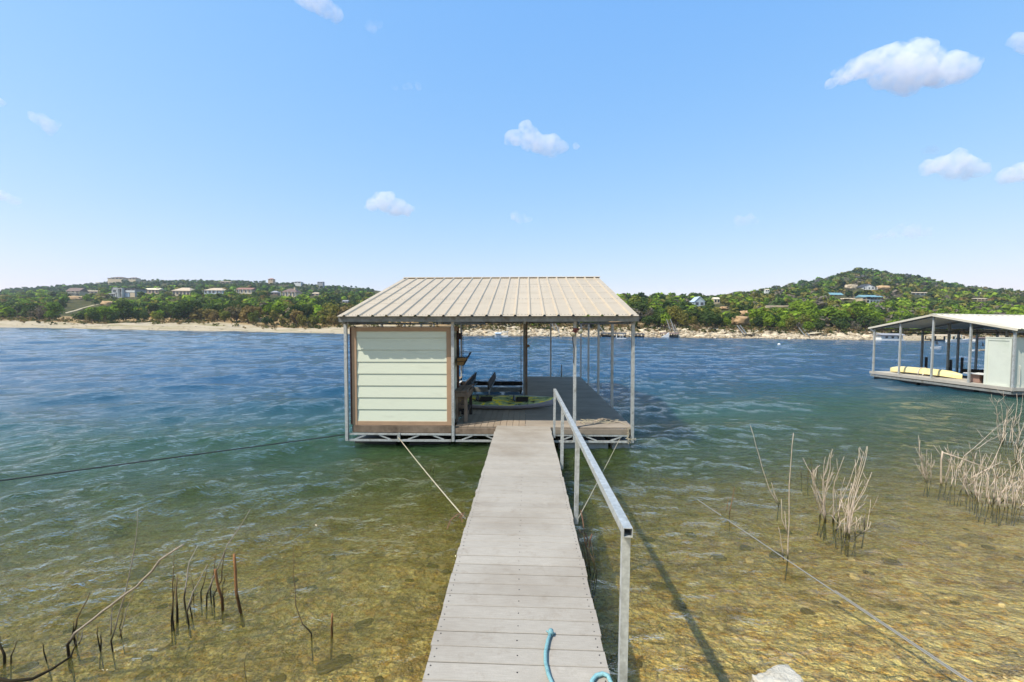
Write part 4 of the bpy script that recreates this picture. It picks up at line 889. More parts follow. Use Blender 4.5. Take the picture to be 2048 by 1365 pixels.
algae = simple('algae_stone', (92, 80, 38), .9, 0, .35, 7, .7, dark=(44, 42, 22), dscale=5, rnd=.3, spec=.15)
lm_ = [rock_mesh('stone', i+90, algae, 2, (1, .8, .4), .4) for i in range(4)]
cnt = 0
while cnt < 70:
    x = R.uniform(-5.5, 6.5); yy = R.uniform(2.6, 7.0); bz = float(bed_z(np.array([x]), np.array([yy]))[0])
    if bz < -.7 or bz > -.12 or abs(x/yy) > 1.3 or (abs(x) < .9): continue
    s_ = R.choice([.05, .07, .09, .12]); o = bpy.data.objects.new('stone', lm_[cnt % 4]); COL.objects.link(o); o.parent = bed; o.location = (x, yy, bz-s_*.02); o.rotation_euler = (0, 0, R.uniform(0, 6.3)); o.scale = (s_, s_*R.uniform(.7, 1.3), s_*R.uniform(.5, .9)); cnt += 1
def scatter(protos, T, col=None):
    """merge transformed copies of small proto arrays with numpy"""
    Vs = []; Fs = []; Cs = []; o = 0
    for i, (M_, k_) in enumerate(T):
        v, f = protos[k_]; Vs.append(v @ M_[:3, :3].T+M_[:3, 3]); Fs.append(f+o); o += len(v)
        if col is not None: Cs.append(np.repeat(col[i][None], len(v), 0))
    return np.concatenate(Vs), np.concatenate(Fs), (np.concatenate(Cs) if col is not None else None)
def arr(me):
    v = np.zeros(len(me.vertices)*3); me.vertices.foreach_get('co', v); f = np.array([list(p.vertices) for p in me.polygons]); return v.reshape(-1, 3), f
def TRS(x, y, z, s, rz_, rx=0, ry=0):
    m_ = Matrix.Translation((x, y, z)) @ Matrix.Rotation(rz_, 4, 'Z') @ Matrix.Rotation(rx, 4, 'X') @ Matrix.Rotation(ry, 4, 'Y')
    M_ = np.array(m_); M_[:3, :3] = M_[:3, :3] @ np.diag(s if isinstance(s, tuple) else (s, s, s)); return M_
pr_ = [arr(me) for me in sm]
xs = nprng.uniform(-6, 7.5, 26000); ys = 2.2+nprng.uniform(0, 1, 26000)**1.4*5.2; zs = bed_z(xs, ys)
keep = (zs > -.55) & (np.abs(xs/ys) < 1.35) & (vnoise(xs*1.1, ys*1.1, 77, 3)+nprng.uniform(-.5, .5, len(xs)) > -.05); xs, ys, zs = xs[keep][:9000], ys[keep][:9000], zs[keep][:9000]
V, Fc, _c = scatter(pr_, [(TRS(xs[i], ys[i], zs[i]+.001, R.uniform(.008, .024), R.uniform(0, 6.3)), i % 6) for i in range(len(xs))])
o = link('pebbles', npmesh('pebbles', V, Fc, stone[0], False), bed); o['kind'] = 'stuff'
# bank boulders on the far right shore
bsm = [rock_mesh('boulder', i+40, bankrock, 1, (1, .7, .5), .45) for i in range(6)]
cnt = 0; bt_ = []
for i in range(5200):
    px = R.uniform(905, 2120) if i < 4600 else R.uniform(-60, 905); t = R.uniform(.2, 13) if px > 905 else R.uniform(.1, 9)
    sx = (px-1052)/F; yy = 112
    for _ in range(4): yy = float(shore_y(sx*yy))+t
    x = sx*yy; big = px > 905 and px < 1740
    s_ = (R.choice([.25, .35, .5, .7]) if big else R.choice([.12, .2, .3]))*(1.5 if R.random() < .1 else 1)
    if not big and R.random() < .55: continue
    zt = terr1(x, yy) if i < 400 else None; bt_.append((x, yy, s_, zt))
zs_ = terr_h(np.array([b[0] for b in bt_]), np.array([b[1] for b in bt_])); idx = sorted(range(len(bt_)), key=lambda i: -bt_[i][2]*(1 if 905 < 1052+F*bt_[i][0]/bt_[i][1] < 1740 else .3))
big = set(idx[:280]); T = []
for i, (x, yy, s_, _z) in enumerate(bt_):
    z = float(zs_[i])
    if i in big:
        o = bpy.data.objects.new('boulder', bsm[i % 6]); COL.objects.link(o); o.parent = land; o.location = (x, yy, z+s_*.1); o.rotation_euler = (R.uniform(-.5, .5), R.uniform(-.4, .4), R.uniform(0, 6)); o.scale = (s_*1.3, s_, s_*R.uniform(.7, 1.1))
    else: T.append((TRS(x, yy, z+s_*.1, (s_*1.3, s_, s_*R.uniform(.6, 1)), R.uniform(0, 6.3), R.uniform(-.4, .4)), i % 6))
V, Fc, _c = scatter([arr(me) for me in bsm], T); o = link('rubble', npmesh('rubble', V, Fc, bankrock, False), land); o['kind'] = 'stuff'
# ------------------------------------------------------------------ houses on the far hills
CLEAR = []     # sight gaps the owners cut in the trees in front of a house: (x/y range, z/y range, y)
hw = {n: simple('wall_'+n, c, .85, 0, .06, .5, 0, rnd=.04) for n, c in dict(white=(206, 206, 200), cream=(190, 174, 142), tan=(182, 160, 130), brown=(122, 100, 84), grey=(150, 150, 148), bluegrey=(160, 174, 180), dark=(58, 62, 66), stone=(196, 178, 148)).items()}
hr = {n: simple('roofing_'+n, c, .8, 0, .12, .6, 0, rnd=.04) for n, c in dict(brown=(112, 92, 82), tan=(184, 166, 138), grey=(146, 146, 148), red=(150, 108, 92), teal=(112, 150, 158), metal=(176, 192, 204), dark=(56, 58, 62), cream=(214, 202, 172)).items()}
def ground_hit(px, py, d0=118, d1=900):
    d = ray(px, py); last = None
    for i in range(1200):
        y = d0+i*(d1-d0)/1200; p = EYE+d*(y/d[1])
        if y > float(shore_y(p[0])) and p[2] <= terr1(p[0], y): return Vector(p)
    return None
def house(px, py, wpx, hpx, Y, wall, roof, kind, label, dp=.8, storeys=1, extras=()):
    """px,py: middle of the wall foot; Y: distance; built facing the lake"""
    gh = ground_hit(px, py); Y = gh.y if gh is not None and gh.y < 700 else Y
    b = aty(px, py, Y); W_ = wpx*Y/F; H_ = hpx*Y/F; D_ = W_*dp; g = terr1(b.x, b.y)
    W_ *= .92; H_ *= .92; h = thing('house', label, 'house', b); x0, x1 = b.x-W_/2, b.x+W_/2; y0, y1 = b.y, b.y+D_; zb = min(b.z, g)-2.0
    rf = {'gable': .45, 'hip': .42, 'low': .3, 'flat': .06, 'gablef': .5, 'roofonly': .7}[kind]; zw = b.z+H_*(1-rf); zt = b.z+H_; ov = W_*.05
    mb = MB(); mb.bb(x0, x1, y0, y1, zb, zw); wl = part(mb, 'wall', hw[wall], h)
    if kind in ('gable', 'low', 'roofonly'):
        ym = (y0+y1)/2; mb = MB(); mb.prism([(y0-ov, zw-.05), (ym, zt), (y1+ov, zw-.05)], x0-ov, x1+ov, 'x')
    elif kind == 'gablef':
        xm = (x0+x1)/2; mb = MB(); mb.prism([(x0+.01, zw), (xm, zt-.1), (x1-.01, zw)], y0, y1, 'y'); part(mb, 'gable_wall', hw[wall], h)
        mb = MB(); t = H_*.06
        for s_, xe in ((1, x0-ov), (-1, x1+ov)): mb.prism([(xe, zw-(ov)*(zt-zw)/(W_/2)), (xm, zt), (xm, zt+t), (xe, zw-(ov)*(zt-zw)/(W_/2)+t)], y0-ov, y1+ov, 'y')
    elif kind == 'hip':
        i_ = W_*.28; mb = MB(); ym = (y0+y1)/2; mb.add([(x0-ov, y0-ov, zw), (x1+ov, y0-ov, zw), (x1+ov, y1+ov, zw), (x0-ov, y1+ov, zw), (x0+i_, ym, zt), (x1-i_, ym, zt)], [(0, 1, 5, 4), (1, 2, 5), (2, 3, 4, 5), (3, 0, 4), (0, 3, 2, 1)])
    else:
        mb = MB(); mb.bb(x0-ov, x1+ov, y0-ov, y1, zw, zt)
    ro = part(mb, 'roof', hr[roof], h)
    wh = (zw-b.z)/storeys; nw = max(2, int(wpx/8))
    for s_ in range(storeys):
        for i in range(nw):
            cx = x0+W_*(i+.5)/nw; ww = W_/nw*.6; z0 = b.z+wh*(s_+.25); z1 = b.z+wh*(s_+.85)
            mb = MB(); mb.bb(cx-ww/2, cx+ww/2, y0-.05, y0+.02, z0, z1); part(mb, 'window', glassd, wl if False else h)
    for e in extras:
        if e == 'balcony':
            for s_ in range(storeys):
                z = b.z+wh*s_; mb = MB(); mb.bb(x0, x1, y0-2.2, y0-.06, z-.15, z+.05); mb.bb(x0, x1, y0-2.2, y0-2.1, z+.8, z+.9)
                for i in range(5): q = x0+W_*i/4; mb.bb(q-.12, q+.12, y0-2.2, y0-2.0, zb, zw)
                part(mb, 'balcony', hw['white'] if wall != 'brown' else hw['cream'], h)
        if e == 'tealcony':
            for s_ in range(storeys):
                z = b.z+wh*s_; mb = MB(); mb.bb(x0+W_*.25, x1+ov, y0-2.6, y0-.06, z-.2, z+.05); mb.bb(x0+W_*.25, x1+ov, y0-2.6, y0-2.45, z+.8, z+.95)
                for i in range(5): q = x0+W_*(.25+.78*i/4); mb.bb(q-.15, q+.15, y0-2.6, y0-2.3, zb if s_ == 0 else z, zw+.1)
                part(mb, 'balcony', hw['bluegrey'], h)
            mb = MB(); mb.add([(x0+W_*.2, y0-3.2, zw-.1), (x1+ov*2, y0-3.2, zw-.1), (x1+ov*2, y0, zw+.7), (x0+W_*.2, y0, zw+.7)], [(0, 1, 2, 3)]); part(mb, 'awning', hr['teal'], h)
        if e == 'chimney': mb = MB(); mb.bb(x1-W_*.3, x1-W_*.2, y0+D_*.3, y0+D_*.5, zw, zt+H_*.12); part(mb, 'chimney', hw['cream'], ro)
        if e == 'wing': mb = MB(); mb.bb(x0-W_*.45, x0-.02, y0+D_*.2, y1, zb, b.z+H_*.4); part(mb, 'wing', hw[wall], h); mb = MB(); mb.bb(x0-W_*.48, x0-.02, y0+D_*.15, y1, b.z+H_*.4, b.z+H_*.5); part(mb, 'wing_roof', hr[roof], h)
        if e == 'tower': mb = MB(); mb.bb(x0+W_*.1, x0+W_*.3, y0-1, y0-.07, zb, zt+H_*.02); part(mb, 'tower', hw['grey'], h)
        if e == 'modern':
            for (a, c_, z0, z1) in ((-.02, .30, .0, .42), (.14, .34, .45, .85), (.36, .56, .0, .95)):
                mb = MB(); X0, X1, Z0, Z1 = x0+W_*a, x0+W_*c_, b.z+H_*z0, b.z+H_*z1; f_ = .35
                for q in ((X0, X1, Z0, Z0+f_), (X0, X1, Z1-f_, Z1), (X0, X0+f_, Z0, Z1), (X1-f_, X1, Z0, Z1)): mb.bb(q[0], q[1], y0-2.4, y0-.06, q[2], q[3])
                part(mb, 'balcony', hw['white'], h)
            mb = MB(); mb.bb(x0+W_*.58, x0+W_*.78, y0-.6, y0-.06, b.z+H_*.1, b.z+H_*.45); part(mb, 'window_wall', glassb, h)
            mb = MB(); mb.bb(x0+W_*.60, x1+W_*.0, y0-.5, y0-.06, b.z+H_*.55, b.z+H_*.75); part(mb, 'upper_wall', hw['white'], h)
            mb = MB(); mb.bb(x0+W_*.8, x1, y0-.4, y0-.06, zb, b.z+H_*.5); part(mb, 'stone_wall', hw['stone'], h)
    CLEAR.append((px-wpx*.5, px+wpx*.5, py-hpx*1.0, py+1-(hpx*.45 if Y > 480 else 0), Y)); return h
HS = [
 (146, 591, 30, 17, 262, 'cream', 'brown', 'gable', 'cream two-storey house with dark brown gable roof on the left hillside', .6, 2, ('balcony',)),
 (180, 588, 36, 8, 275, 'cream', 'tan', 'low', 'long low house with pale tan roof right of the brown gabled house', .5, 1, ()),
 (247, 596, 54, 22, 255, 'grey', 'dark', 'flat', 'white and grey modern house with stacked boxy balconies on the left hillside', .5, 2, ('modern', 'tower')),
 (303, 588, 32, 13, 270, 'tan', 'cream', 'low', 'house with bright cream roof between the modern house and the hip roofed house', .5, 1, ('chimney',)),
 (362, 592, 40, 19, 262, 'stone', 'tan', 'hip', 'tan hip roofed house with dark glass front on the left hillside', .7, 1, ()),
 (427, 589, 42, 15, 270, 'bluegrey', 'tan', 'hip', 'wide pale house with greyish tan hip roof, second from the reddish roof', .6, 1, ('balcony',)),
 (488, 588, 34, 14, 275, 'cream', 'red', 'low', 'house with long reddish roof and arched cream front', .6, 1, ('balcony',)),
 (548, 590, 15, 9, 280, 'brown', 'grey', 'hip', 'small dark grey roofed house beside the brown hip roofed house', .8, 1, ()),
 (578, 595, 32, 20, 262, 'cream', 'brown', 'hip', 'cream arcaded house with tall brown hip roof and chimney', .8, 1, ('chimney', 'balcony')),
 (630, 592, 18, 8, 275, 'tan', 'tan', 'hip', 'small tan house half hidden in trees near the roof of the dock', .8, 1, ()),
 (690, 606, 12, 6, 215, 'grey', 'grey', 'gable', 'tiny grey roofed house close above the left slope of the dock roof', .8, 1, ()),
 (234, 559, 26, 6, 640, 'stone', 'brown', 'hip', 'brown roofed mansion on the crest of the left ridge', .6, 1, ('wing',)),
 (264, 560, 16, 6, 640, 'cream', 'brown', 'hip', 'cream house on the crest right of the mansion', .8, 1, ()),
 (541, 562, 11, 6, 640, 'tan', 'red', 'hip', 'small reddish roofed house on the left skyline', .8, 1, ()),
 (595, 567, 15, 5, 620, 'white', 'grey', 'hip', 'white house on the skyline left of the dock roof', .7, 1, ()),
 (640, 567, 12, 4, 620, 'grey', 'grey', 'low', 'low grey house on the skyline nearest the dock roof', .7, 1, ()),
 (450, 567, 22, 5, 560, 'tan', 'tan', 'low', 'low tan house below the hump of the left skyline', .5, 1, ()),
 (194, 568, 8, 4, 500, 'white', 'cream', 'low', 'tiny white roofed house below the left ridge crest', .8, 1, ()),
 (1399, 613, 21, 20, 186, 'bluegrey', 'metal', 'gablef', 'pale blue gabled house with steep metal roof in the trees right of the dock', 1.3, 1, ()),
 (1434, 607, 12, 13, 200, 'stone', 'cream', 'low', 'tan house with cream roof among trees beside the pale blue gabled house', 1.2, 1, ()),
 (1738, 580, 24, 12, 410, 'white', 'dark', 'gablef', 'black roofed white gabled house high on the right hill', .8, 1, ('balcony',)),
 (1740, 606, 32, 17, 290, 'cream', 'teal', 'low', 'two-storey house with teal roof and blue-green balconies on the right hill', .6, 2, ('tealcony',)),
 (1672, 592, 28, 7, 320, 'tan', 'teal', 'roofonly', 'house of which mainly the long teal roof shows left of the teal balconied house', .5, 1, ()),
 (1840, 591, 36, 7, 330, 'white', 'tan', 'low', 'long house with pale tan roof on the right hill shoulder', .4, 1, ()),
 (1958, 591, 8, 8, 390, 'white', 'cream', 'gable', 'small white tower-like house near the right skyline', .9, 1, ()),
 (1963, 602, 30, 6, 350, 'brown', 'tan', 'low', 'low brown house with pale deck below the small white house', .4, 1, ('balcony',)),
 (1535, 584, 8, 6, 340, 'white', 'cream', 'low', 'tiny white house on the left shoulder of the right hill', .8, 1, ()),
]
for h_ in HS: house(*h_)
# garden walls, bare rock faces and other built things on the banks
def slabwall(px0, px1, py0, py1, Y, mat, label, cat='retaining wall', name='retaining_wall', t=1.0):
    a = aty(px0, py0, Y); b = aty(px1, py1, Y); mb = MB(); z0 = min(a.z, b.z); z1 = max(a.z, b.z); n = 6
    for i in range(n):
        x0 = a.x+(b.x-a.x)*i/n; x1 = a.x+(b.x-a.x)*(i+1)/n; mb.bb(x0, x1, Y+R.uniform(-.2, .2), Y+t, z0-1.5, z1+R.uniform(-.15, .15)*(z1-z0))
    CLEAR.append((min(px0, px1), max(px0, px1), min(py0, py1), max(py0, py1), Y)); return solo(mb, name, mat, label, cat, (a.x, Y, z0))
tanrock = simple('tan_bare_rock', (186, 156, 118), .95, 0, .25, .5, .6, dark=(126, 98, 68), dscale=.5, spec=.05, bd=.3)
def cliff(px0, px1, py0, py1, Y, label, seed=0, mat=tanrock):
    gh = ground_hit((px0+px1)/2, py1); Y = gh.y if gh is not None else Y
    a = aty(px0, py1, Y); b = aty(px1, py0, Y); me = rock_mesh('rock_face', seed+60, mat, 3, (1, .6, 1), .5, 2.0); o = link('rock_face', me, land); c_ = (a+b)/2
    o.location = c_; o.scale = (abs(b.x-a.x)/1.7, 3, abs(b.z-a.z)/1.5); o['label'] = label; CLEAR.append((px0, px1, py0, py1, Y)); return o
cliff(1464, 1498, 634, 651, 128, 'tan cut rock face above the shore between two rail tracks', 1)
cliff(1480, 1496, 622, 634, 133, 'pale broken rock outcrop just above the tan cut rock face', 2)
cliff(1440, 1458, 614, 620, 150, 'reddish bare rock patch below the pale blue gabled house', 3)
cliff(1690, 1714, 570, 580, 400, 'bright bare rock cut left of the black roofed house', 4, bankrock)
cliff(1752, 1780, 572, 580, 408, 'tan bare rock cut right of the black roofed house', 5)
cliff(1218, 1254, 637, 654, 122, 'reddish tan eroded bank seen under the right end of the dock roof', 6)
cliff(203, 226, 603, 612, 200, 'pale stone terrace in the trees below the modern house', 7)
cliff(138, 166, 593, 600, 232, 'pinkish stone terrace below the brown gabled house', 8)
cliff(1682, 1714, 597, 600, 268, 'pale bare slope at the foot of the teal balconied house', 9, bankrock)
slabwall(1532, 1578, 611, 613, ground_hit(1555, 614).y, hw['stone'], 'long low stone wall running through the trees on the right bank')
# far shore structures
def dockhouse(px, py, wpx, hpx, Y, wall, roof, label, open_=False, cat='boathouse'):
    b = aty(px, py, Y); W_ = wpx*Y/F; H_ = hpx*Y/F; z = 0.05; x0, x1 = b.x-W_/2, b.x+W_/2; t = thing('far_boathouse', label, cat, (b.x, Y, 0))
    mb = MB(); mb.bb(x0, x1, Y, Y+W_*.5, z-.3, z+.25); part(mb, 'float', black if open_ else white_paint, t)
    if not open_:
        mb = MB(); mb.bb(x0+W_*.03, x1-W_*.03, Y+.2, Y+W_*.45, z+.25, H_*.72); part(mb, 'wall', wall, t)
        for q in (.22, .48, .75): mb = MB(); mb.bb(x0+W_*q, x0+W_*(q+.10), Y+.1, Y+.19, z+.5, H_*.6); part(mb, 'window', glassd, t)
    else:
        for q in (.02, .33, .66, .98):
            mb = MB(); mb.bb(x0+W_*q-.08, x0+W_*q+.08, Y, Y+.15, z, H_*.8); part(mb, 'post', steel_black, t)
            mb = MB(); mb.bb(x0+W_*q-.08, x0+W_*q+.08, Y+W_*.4, Y+W_*.4+.15, z, H_*.8); part(mb, 'post', steel_black, t)
    mb = MB(); mb.prism([(Y-.4, H_*.74), (Y+W_*.22, H_), (Y+W_*.5, H_*.74)], x0-W_*.04, x1+W_*.04, 'x'); part(mb, 'roof', roof, t); return t
dockhouse(996, 667, 12, 8, 98.5, white_paint, hr['metal'], 'small white boathouse on the far shore seen under the dock roof')
mb = MB(); a = aty(1003, 664, 98.5); mb.bb(a.x, a.x+1.4, 98.4, 99.6, -.2, .2); mb.bb(a.x-.1, a.x+1.5, 98.3, 99.7, .95, 1.05)
for q in (.05, 1.3): mb.bb(a.x+q, a.x+q+.06, 98.5, 98.56, .2, .95)
solo(mb, 'swim_platform', white_paint, 'tiny roofed white platform beside the small white boathouse', 'platform', (a.x, 98.5, 0))
dockhouse(1228, 673, 46, 9, 106.5, hw['dark'], hr['dark'], 'dark roofed boat dock on the far shore behind the right dock posts', True)
dockhouse(1277, 673, 22, 8, 107.5, hw['dark'], hr['dark'], 'short dark roofed boat dock on the far shore just right of the dock', True)
dockhouse(1340, 675, 32, 10, 110.0, hw['dark'], hr['brown'], 'open brown framed boat dock on the far shore below the twin rail track', True)
mb = MB(); a = aty(1332, 675, 109.5); mb.prism([(a.x-1.1, .05), (a.x+.7, .05), (a.x+.7, 1.2)], 109.4, 109.9, 'y'); solo(mb, 'sail_cover', white_paint, 'white triangular sheet at the left end of the open brown dock', 'canvas', (a.x, 109.5, 0))
dockhouse(1785, 683, 44, 14, 111.0, white_paint, hr['grey'], 'white houseboat with grey roof on the far shore under the neighbouring dock roof')
dockhouse(1900, 684, 56, 13, 112.5, hw['dark'], hr['tan'], 'long open boat dock with rusty tan roof on the far right shore', True)
dockhouse(1966, 685, 22, 9, 112.5, white_paint, hr['brown'], 'small brown roofed boathouse on the far right shore', False)
def canopy(px, py, wpx, Y, label):
    a = aty(px, py, Y); g = terr1(a.x, Y); t = thing('canopy', label, 'canopy', (a.x, Y, g)); W_ = wpx*Y/F; zt = max(a.z, g+.6)
    mb = MB(); mb.prism([(a.x-W_/2, zt), (a.x+W_*.15, zt+.45), (a.x+W_/2, zt+.05), (a.x+W_/2, zt), (a.x+W_*.15, zt+.35), (a.x-W_/2, zt-.05)], Y, Y+3, 'y'); part(mb, 'roof', hw['cream'], t)
    for q in (-.45, .1, .45):
        mb = MB(); mb.bb(a.x+W_*q-.06, a.x+W_*q+.06, Y+.1, Y+.22, g-.3, zt+.05); part(mb, 'post', galv_d, t)
    return t
canopy(1504, 670, 28, 114, 'low pale canopy on the stony shore below the tan cut rock face'); canopy(1637, 672, 36, 117, 'wide pale canopy on the stony shore right of the diagonal rail track')
def rails(pts, n, gap, label, w_=.12):
    t = thing('hillside_rail_track', label, 'rail track', aty(*pts[0][:2], pts[0][2]))
    for j in range(n):
        mb = MB()
        for i in range(len(pts)-1):
            a = aty(*pts[i]); b = aty(*pts[i+1]); a.x += j*gap; b.x += j*gap; mb.beam(a, b, w_, w_)
        part(mb, 'rail', galv_d, t)
    mb = MB(); a = aty(*pts[0]); b = aty(*pts[-1])
    for i in range(12):
        p = a.lerp(b, i/11); mb.bb(p.x-.15, p.x+(n-1)*gap+.15, p.y-.08, p.y+.08, p.z-.14, p.z-.06)
    part(mb, 'sleepers', oldwood, t, kind='stuff'); return t
rails([(1333, 639, 120), (1341, 662, 113.5)], 2, 1.0, 'steep twin rail track down the wooded bank right of the dock'); rails([(1343, 650, 118), (1348, 662, 113.5)], 2, .7, 'short grey rail track beside the steep twin rail track')
rails([(1474, 651, 126), (1486, 667, 114)], 2, .8, 'short green-grey rail track below the tan cut rock face', .16)
rails([(1570, 620, 170), (1610, 672, 114.5)], 2, 1.0, 'long diagonal rail track down the right bank', .16)
rails([(1104, 648, 116), (1112, 668, 108.5)], 2, .9, 'narrow rail track on the far bank seen inside the dock opening'); rails([(1197, 650, 116), (1210, 668, 110)], 1, .5, 'single slanting rail on the far bank between the right dock posts')
rails([(1741, 660, 122), (1768, 676, 113)], 1, .5, 'slanting gangway from the bank to the white houseboat', .3)
mb = MB(); a = atz(1558, 690, .0); mb.lathe(a, [(0, -.2), (.16, -.12), (.22, .02), (.16, .18), (.04, .26), (0, .27)], 12); solo(mb, 'mooring_buoy', white_paint, 'small white mooring buoy floating on the open lake right of the dock', 'buoy', a, smooth=True)
mb = MB(); a = atz(1243, 678, .0); mb.bb(a.x-.9, a.x+.9, a.y-.3, a.y+.3, 0, .12)
for q in (-.3, .3): mb.tube([(a.x+q, a.y, .1), (a.x+q, a.y, 1.0)], .04, 5)
mb.beam((a.x-.3, a.y, .95), (a.x+.3, a.y, .95), .06, .06); mb.beam((a.x-.3, a.y, .55), (a.x+.3, a.y, .55), .06, .06)
solo(mb, 'swim_ladder_float', white_paint, 'white float with a swim ladder on the lake behind the right dock posts', 'float', a)
mb = MB(); a = atz(1233, 676, .0); mb.tube([(a.x-.1, a.y, 0), (a.x+.1, a.y, .55)], .09, 6); solo(mb, 'marker_pole', white_paint, 'short white marker leaning beside the float with the swim ladder', 'marker', a)
# motor boats and two small floats by the far right docks
def motorboat(px, py, L, label, Y=None, hullm=white_paint, top=True):
    a = atz(px, py, 0); t = thing('motorboat', label, 'boat', a, 'small boats along the far right shore'); W_ = L*.32; n = 10; vs = []
    for i in range(n+1):
        q = i/n; wv = W_/2*(1-max(0, (q-.5)/.5)**2.2)+.02; x = a.x-L/2+L*q; zt = (.55+.25*q*q)*min(1, L/3)
        vs += [(x, a.y-wv, zt), (x, a.y-wv*.75, -.05), (x, a.y+wv*.75, -.05), (x, a.y+wv, zt)]
    fs = [(i*4+j, (i+1)*4+j, (i+1)*4+j+1, i*4+j+1) for i in range(n) for j in range(3)]+[(0, 1, 2, 3), tuple(n*4+j for j in (3, 2, 1, 0))]+[(i*4, i*4+3, (i+1)*4+3, (i+1)*4) for i in range(n)]
    mb = MB(); mb.add(vs, fs); part(mb, 'hull', hullm, t)
    mb = MB(); mb.add([(a.x-L*.05, a.y-W_*.35, .6), (a.x+L*.12, a.y-W_*.3, .6), (a.x-L*.02, a.y-W_*.3, 1.05), (a.x-L*.05, a.y+W_*.35, .6), (a.x+L*.12, a.y+W_*.3, .6), (a.x-L*.02, a.y+W_*.3, 1.05)], [(0, 1, 2), (3, 5, 4), (1, 4, 5, 2), (0, 2, 5, 3), (0, 3, 4, 1)]); part(mb, 'windscreen', glassd, t)
    if not top: return t
    mb = MB(); mb.bb(a.x-L*.3, a.x+L*.05, a.y-W_*.4, a.y+W_*.4, 1.55, 1.62)
    for q in (-.28, .03): mb.bb(a.x+L*q-.03, a.x+L*q+.03, a.y-W_*.38, a.y-W_*.34, .5, 1.55); mb.bb(a.x+L*q-.03, a.x+L*q+.03, a.y+W_*.34, a.y+W_*.38, .5, 1.55)
    part(mb, 'sun_top', hr['teal'], t); return t
motorboat(1917, 685, 4.5, 'white motorboat with blue top under the long open far dock'); motorboat(1873, 698, 1.3, 'tiny pale dinghy on the water between posts of the right hand dock', top=False)
motorboat(1965, 702, .8, 'small tan float on the water just left of the green shed', hullm=hw['tan'], top=False); motorboat(1951, 702, .7, 'small white float beside the tan float', top=False)  # both are small floats, shaped with the boat hull
# dirt track on the left hillside
mb = MB(); trk = []
for q in ((112, 628), (130, 627), (150, 622), (168, 616), (188, 611), (205, 608)):
    g = ground_hit(q[0], q[1]); 
    if g: trk.append(g)
if len(trk) > 2:
    for i in range(len(trk)-1): mb.beam(trk[i]+Vector((0, 0, .0)), trk[i+1]+Vector((0, 0, .0)), 1.1, .2)
    o = link('dirt_track', mb.mesh('dirt_track', simple('track_dirt', (176, 162, 134), .95, 0, .1, .5, 0, spec=.05))); structure(o)
    for q in (130, 150, 168, 188): CLEAR.append((q-12, q+12, 626-(q-112)*.22-4, 629-(q-112)*.22, 240))

# ------------------------------------------------------------------ trees
def leaf_arr(seed, Rr, Hh, nl, nleaf, ls, base=0.0, flat=1.0):
    """crown of leaf clumps on several lobes; returns verts, quads"""
    r = np.random.default_rng(seed); L = []
    for i in range(nl):
        a = r.uniform(0, 6.28); q = r.uniform(0, .62)*Rr; L.append((q*math.cos(a), q*math.sin(a), base+Hh*r.uniform(.28, .75), Rr*r.uniform(.34, .58), Hh*r.uniform(.22, .36)))
    L.append((0, 0, base+Hh*.62, Rr*.6, Hh*.38)); V = []; Q = []
    for j in range(nleaf):
        lx, ly, lz, lr, lh = L[j % len(L)]; d = r.normal(size=3); d[2] = d[2]*.9+.15; d /= np.linalg.norm(d); u = r.uniform(.72, 1.08)
        c_ = np.array([lx+d[0]*lr*u, ly+d[1]*lr*u, lz+d[2]*lh*u*flat]); n = d+r.normal(size=3)*.45; n[2] += .25; n /= np.linalg.norm(n)
        t1 = np.cross(n, r.normal(size=3)); t1 /= np.linalg.norm(t1); t2 = np.cross(n, t1); s_ = ls*r.uniform(.6, 1.35); e = r.uniform(.5, 1)
        k0 = len(V); V += [c_-t1*s_-t2*s_*e*.4, c_-t2*s_*e, c_+t1*s_+t2*s_*e*.3, c_+t2*s_*e]; Q.append((k0, k0+1, k0+2, k0+3))
    return np.array(V), np.array(Q)
def foliage_mat(name, cols, attr=False):
    k = NT(name)
    if attr:
        a = k.n('ShaderNodeAttribute'); a.attribute_name = 'tint'; base = a.outputs['Color']
    else:
        oi = k.n('ShaderNodeObjectInfo'); base = k.ramp(oi.outputs['Random'], [(i/(len(cols)-1) if len(cols) > 1 else 0, c_) for i, c_ in enumerate(cols)])
    n = k.noise(k.pos(), .9, 3); g = k.ramp(n, [(.3, .62), (.7, 1.3)]); c_ = k.mix(1.0, base, g, 'MULTIPLY')
    d = k.n('ShaderNodeBsdfDiffuse'); t = k.n('ShaderNodeBsdfTranslucent'); k.l(c_, d.inputs[0]); k.l(k.mix(1.0, c_, (1.1, 1.2, .5), 'MULTIPLY'), t.inputs[0])
    mx = k.n('ShaderNodeMixShader'); mx.inputs[0].default_value = .3; k.l(d.outputs[0], mx.inputs[1]); k.l(t.outputs[0], mx.inputs[2]); k.l(mx.outputs[0], k.out.inputs[0]); return k.m
KIND = {
 'dark': ([(.038, .064, .018), (.056, .088, .024), (.075, .11, .028)], 'dark green juniper'),
 'green': ([(.12, .19, .022), (.16, .24, .024), (.21, .29, .03)], 'bright green spring tree'),
 'olive': ([(.16, .15, .036), (.21, .19, .045), (.14, .165, .035)], 'olive green oak'),
 'tan': ([(.20, .165, .06), (.22, .15, .055), (.17, .14, .07)], 'tan leafed round tree'),
 'bare': ([(.15, .13, .10), (.18, .15, .115)], 'grey brown nearly leafless tree')}
fol = {q: foliage_mat('foliage_'+q, v[0]) for q, v in KIND.items()}; trunkm = simple('tree_bark', (104, 92, 78), .95, 0, .2, 3, 0, spec=.05)
protos = {}
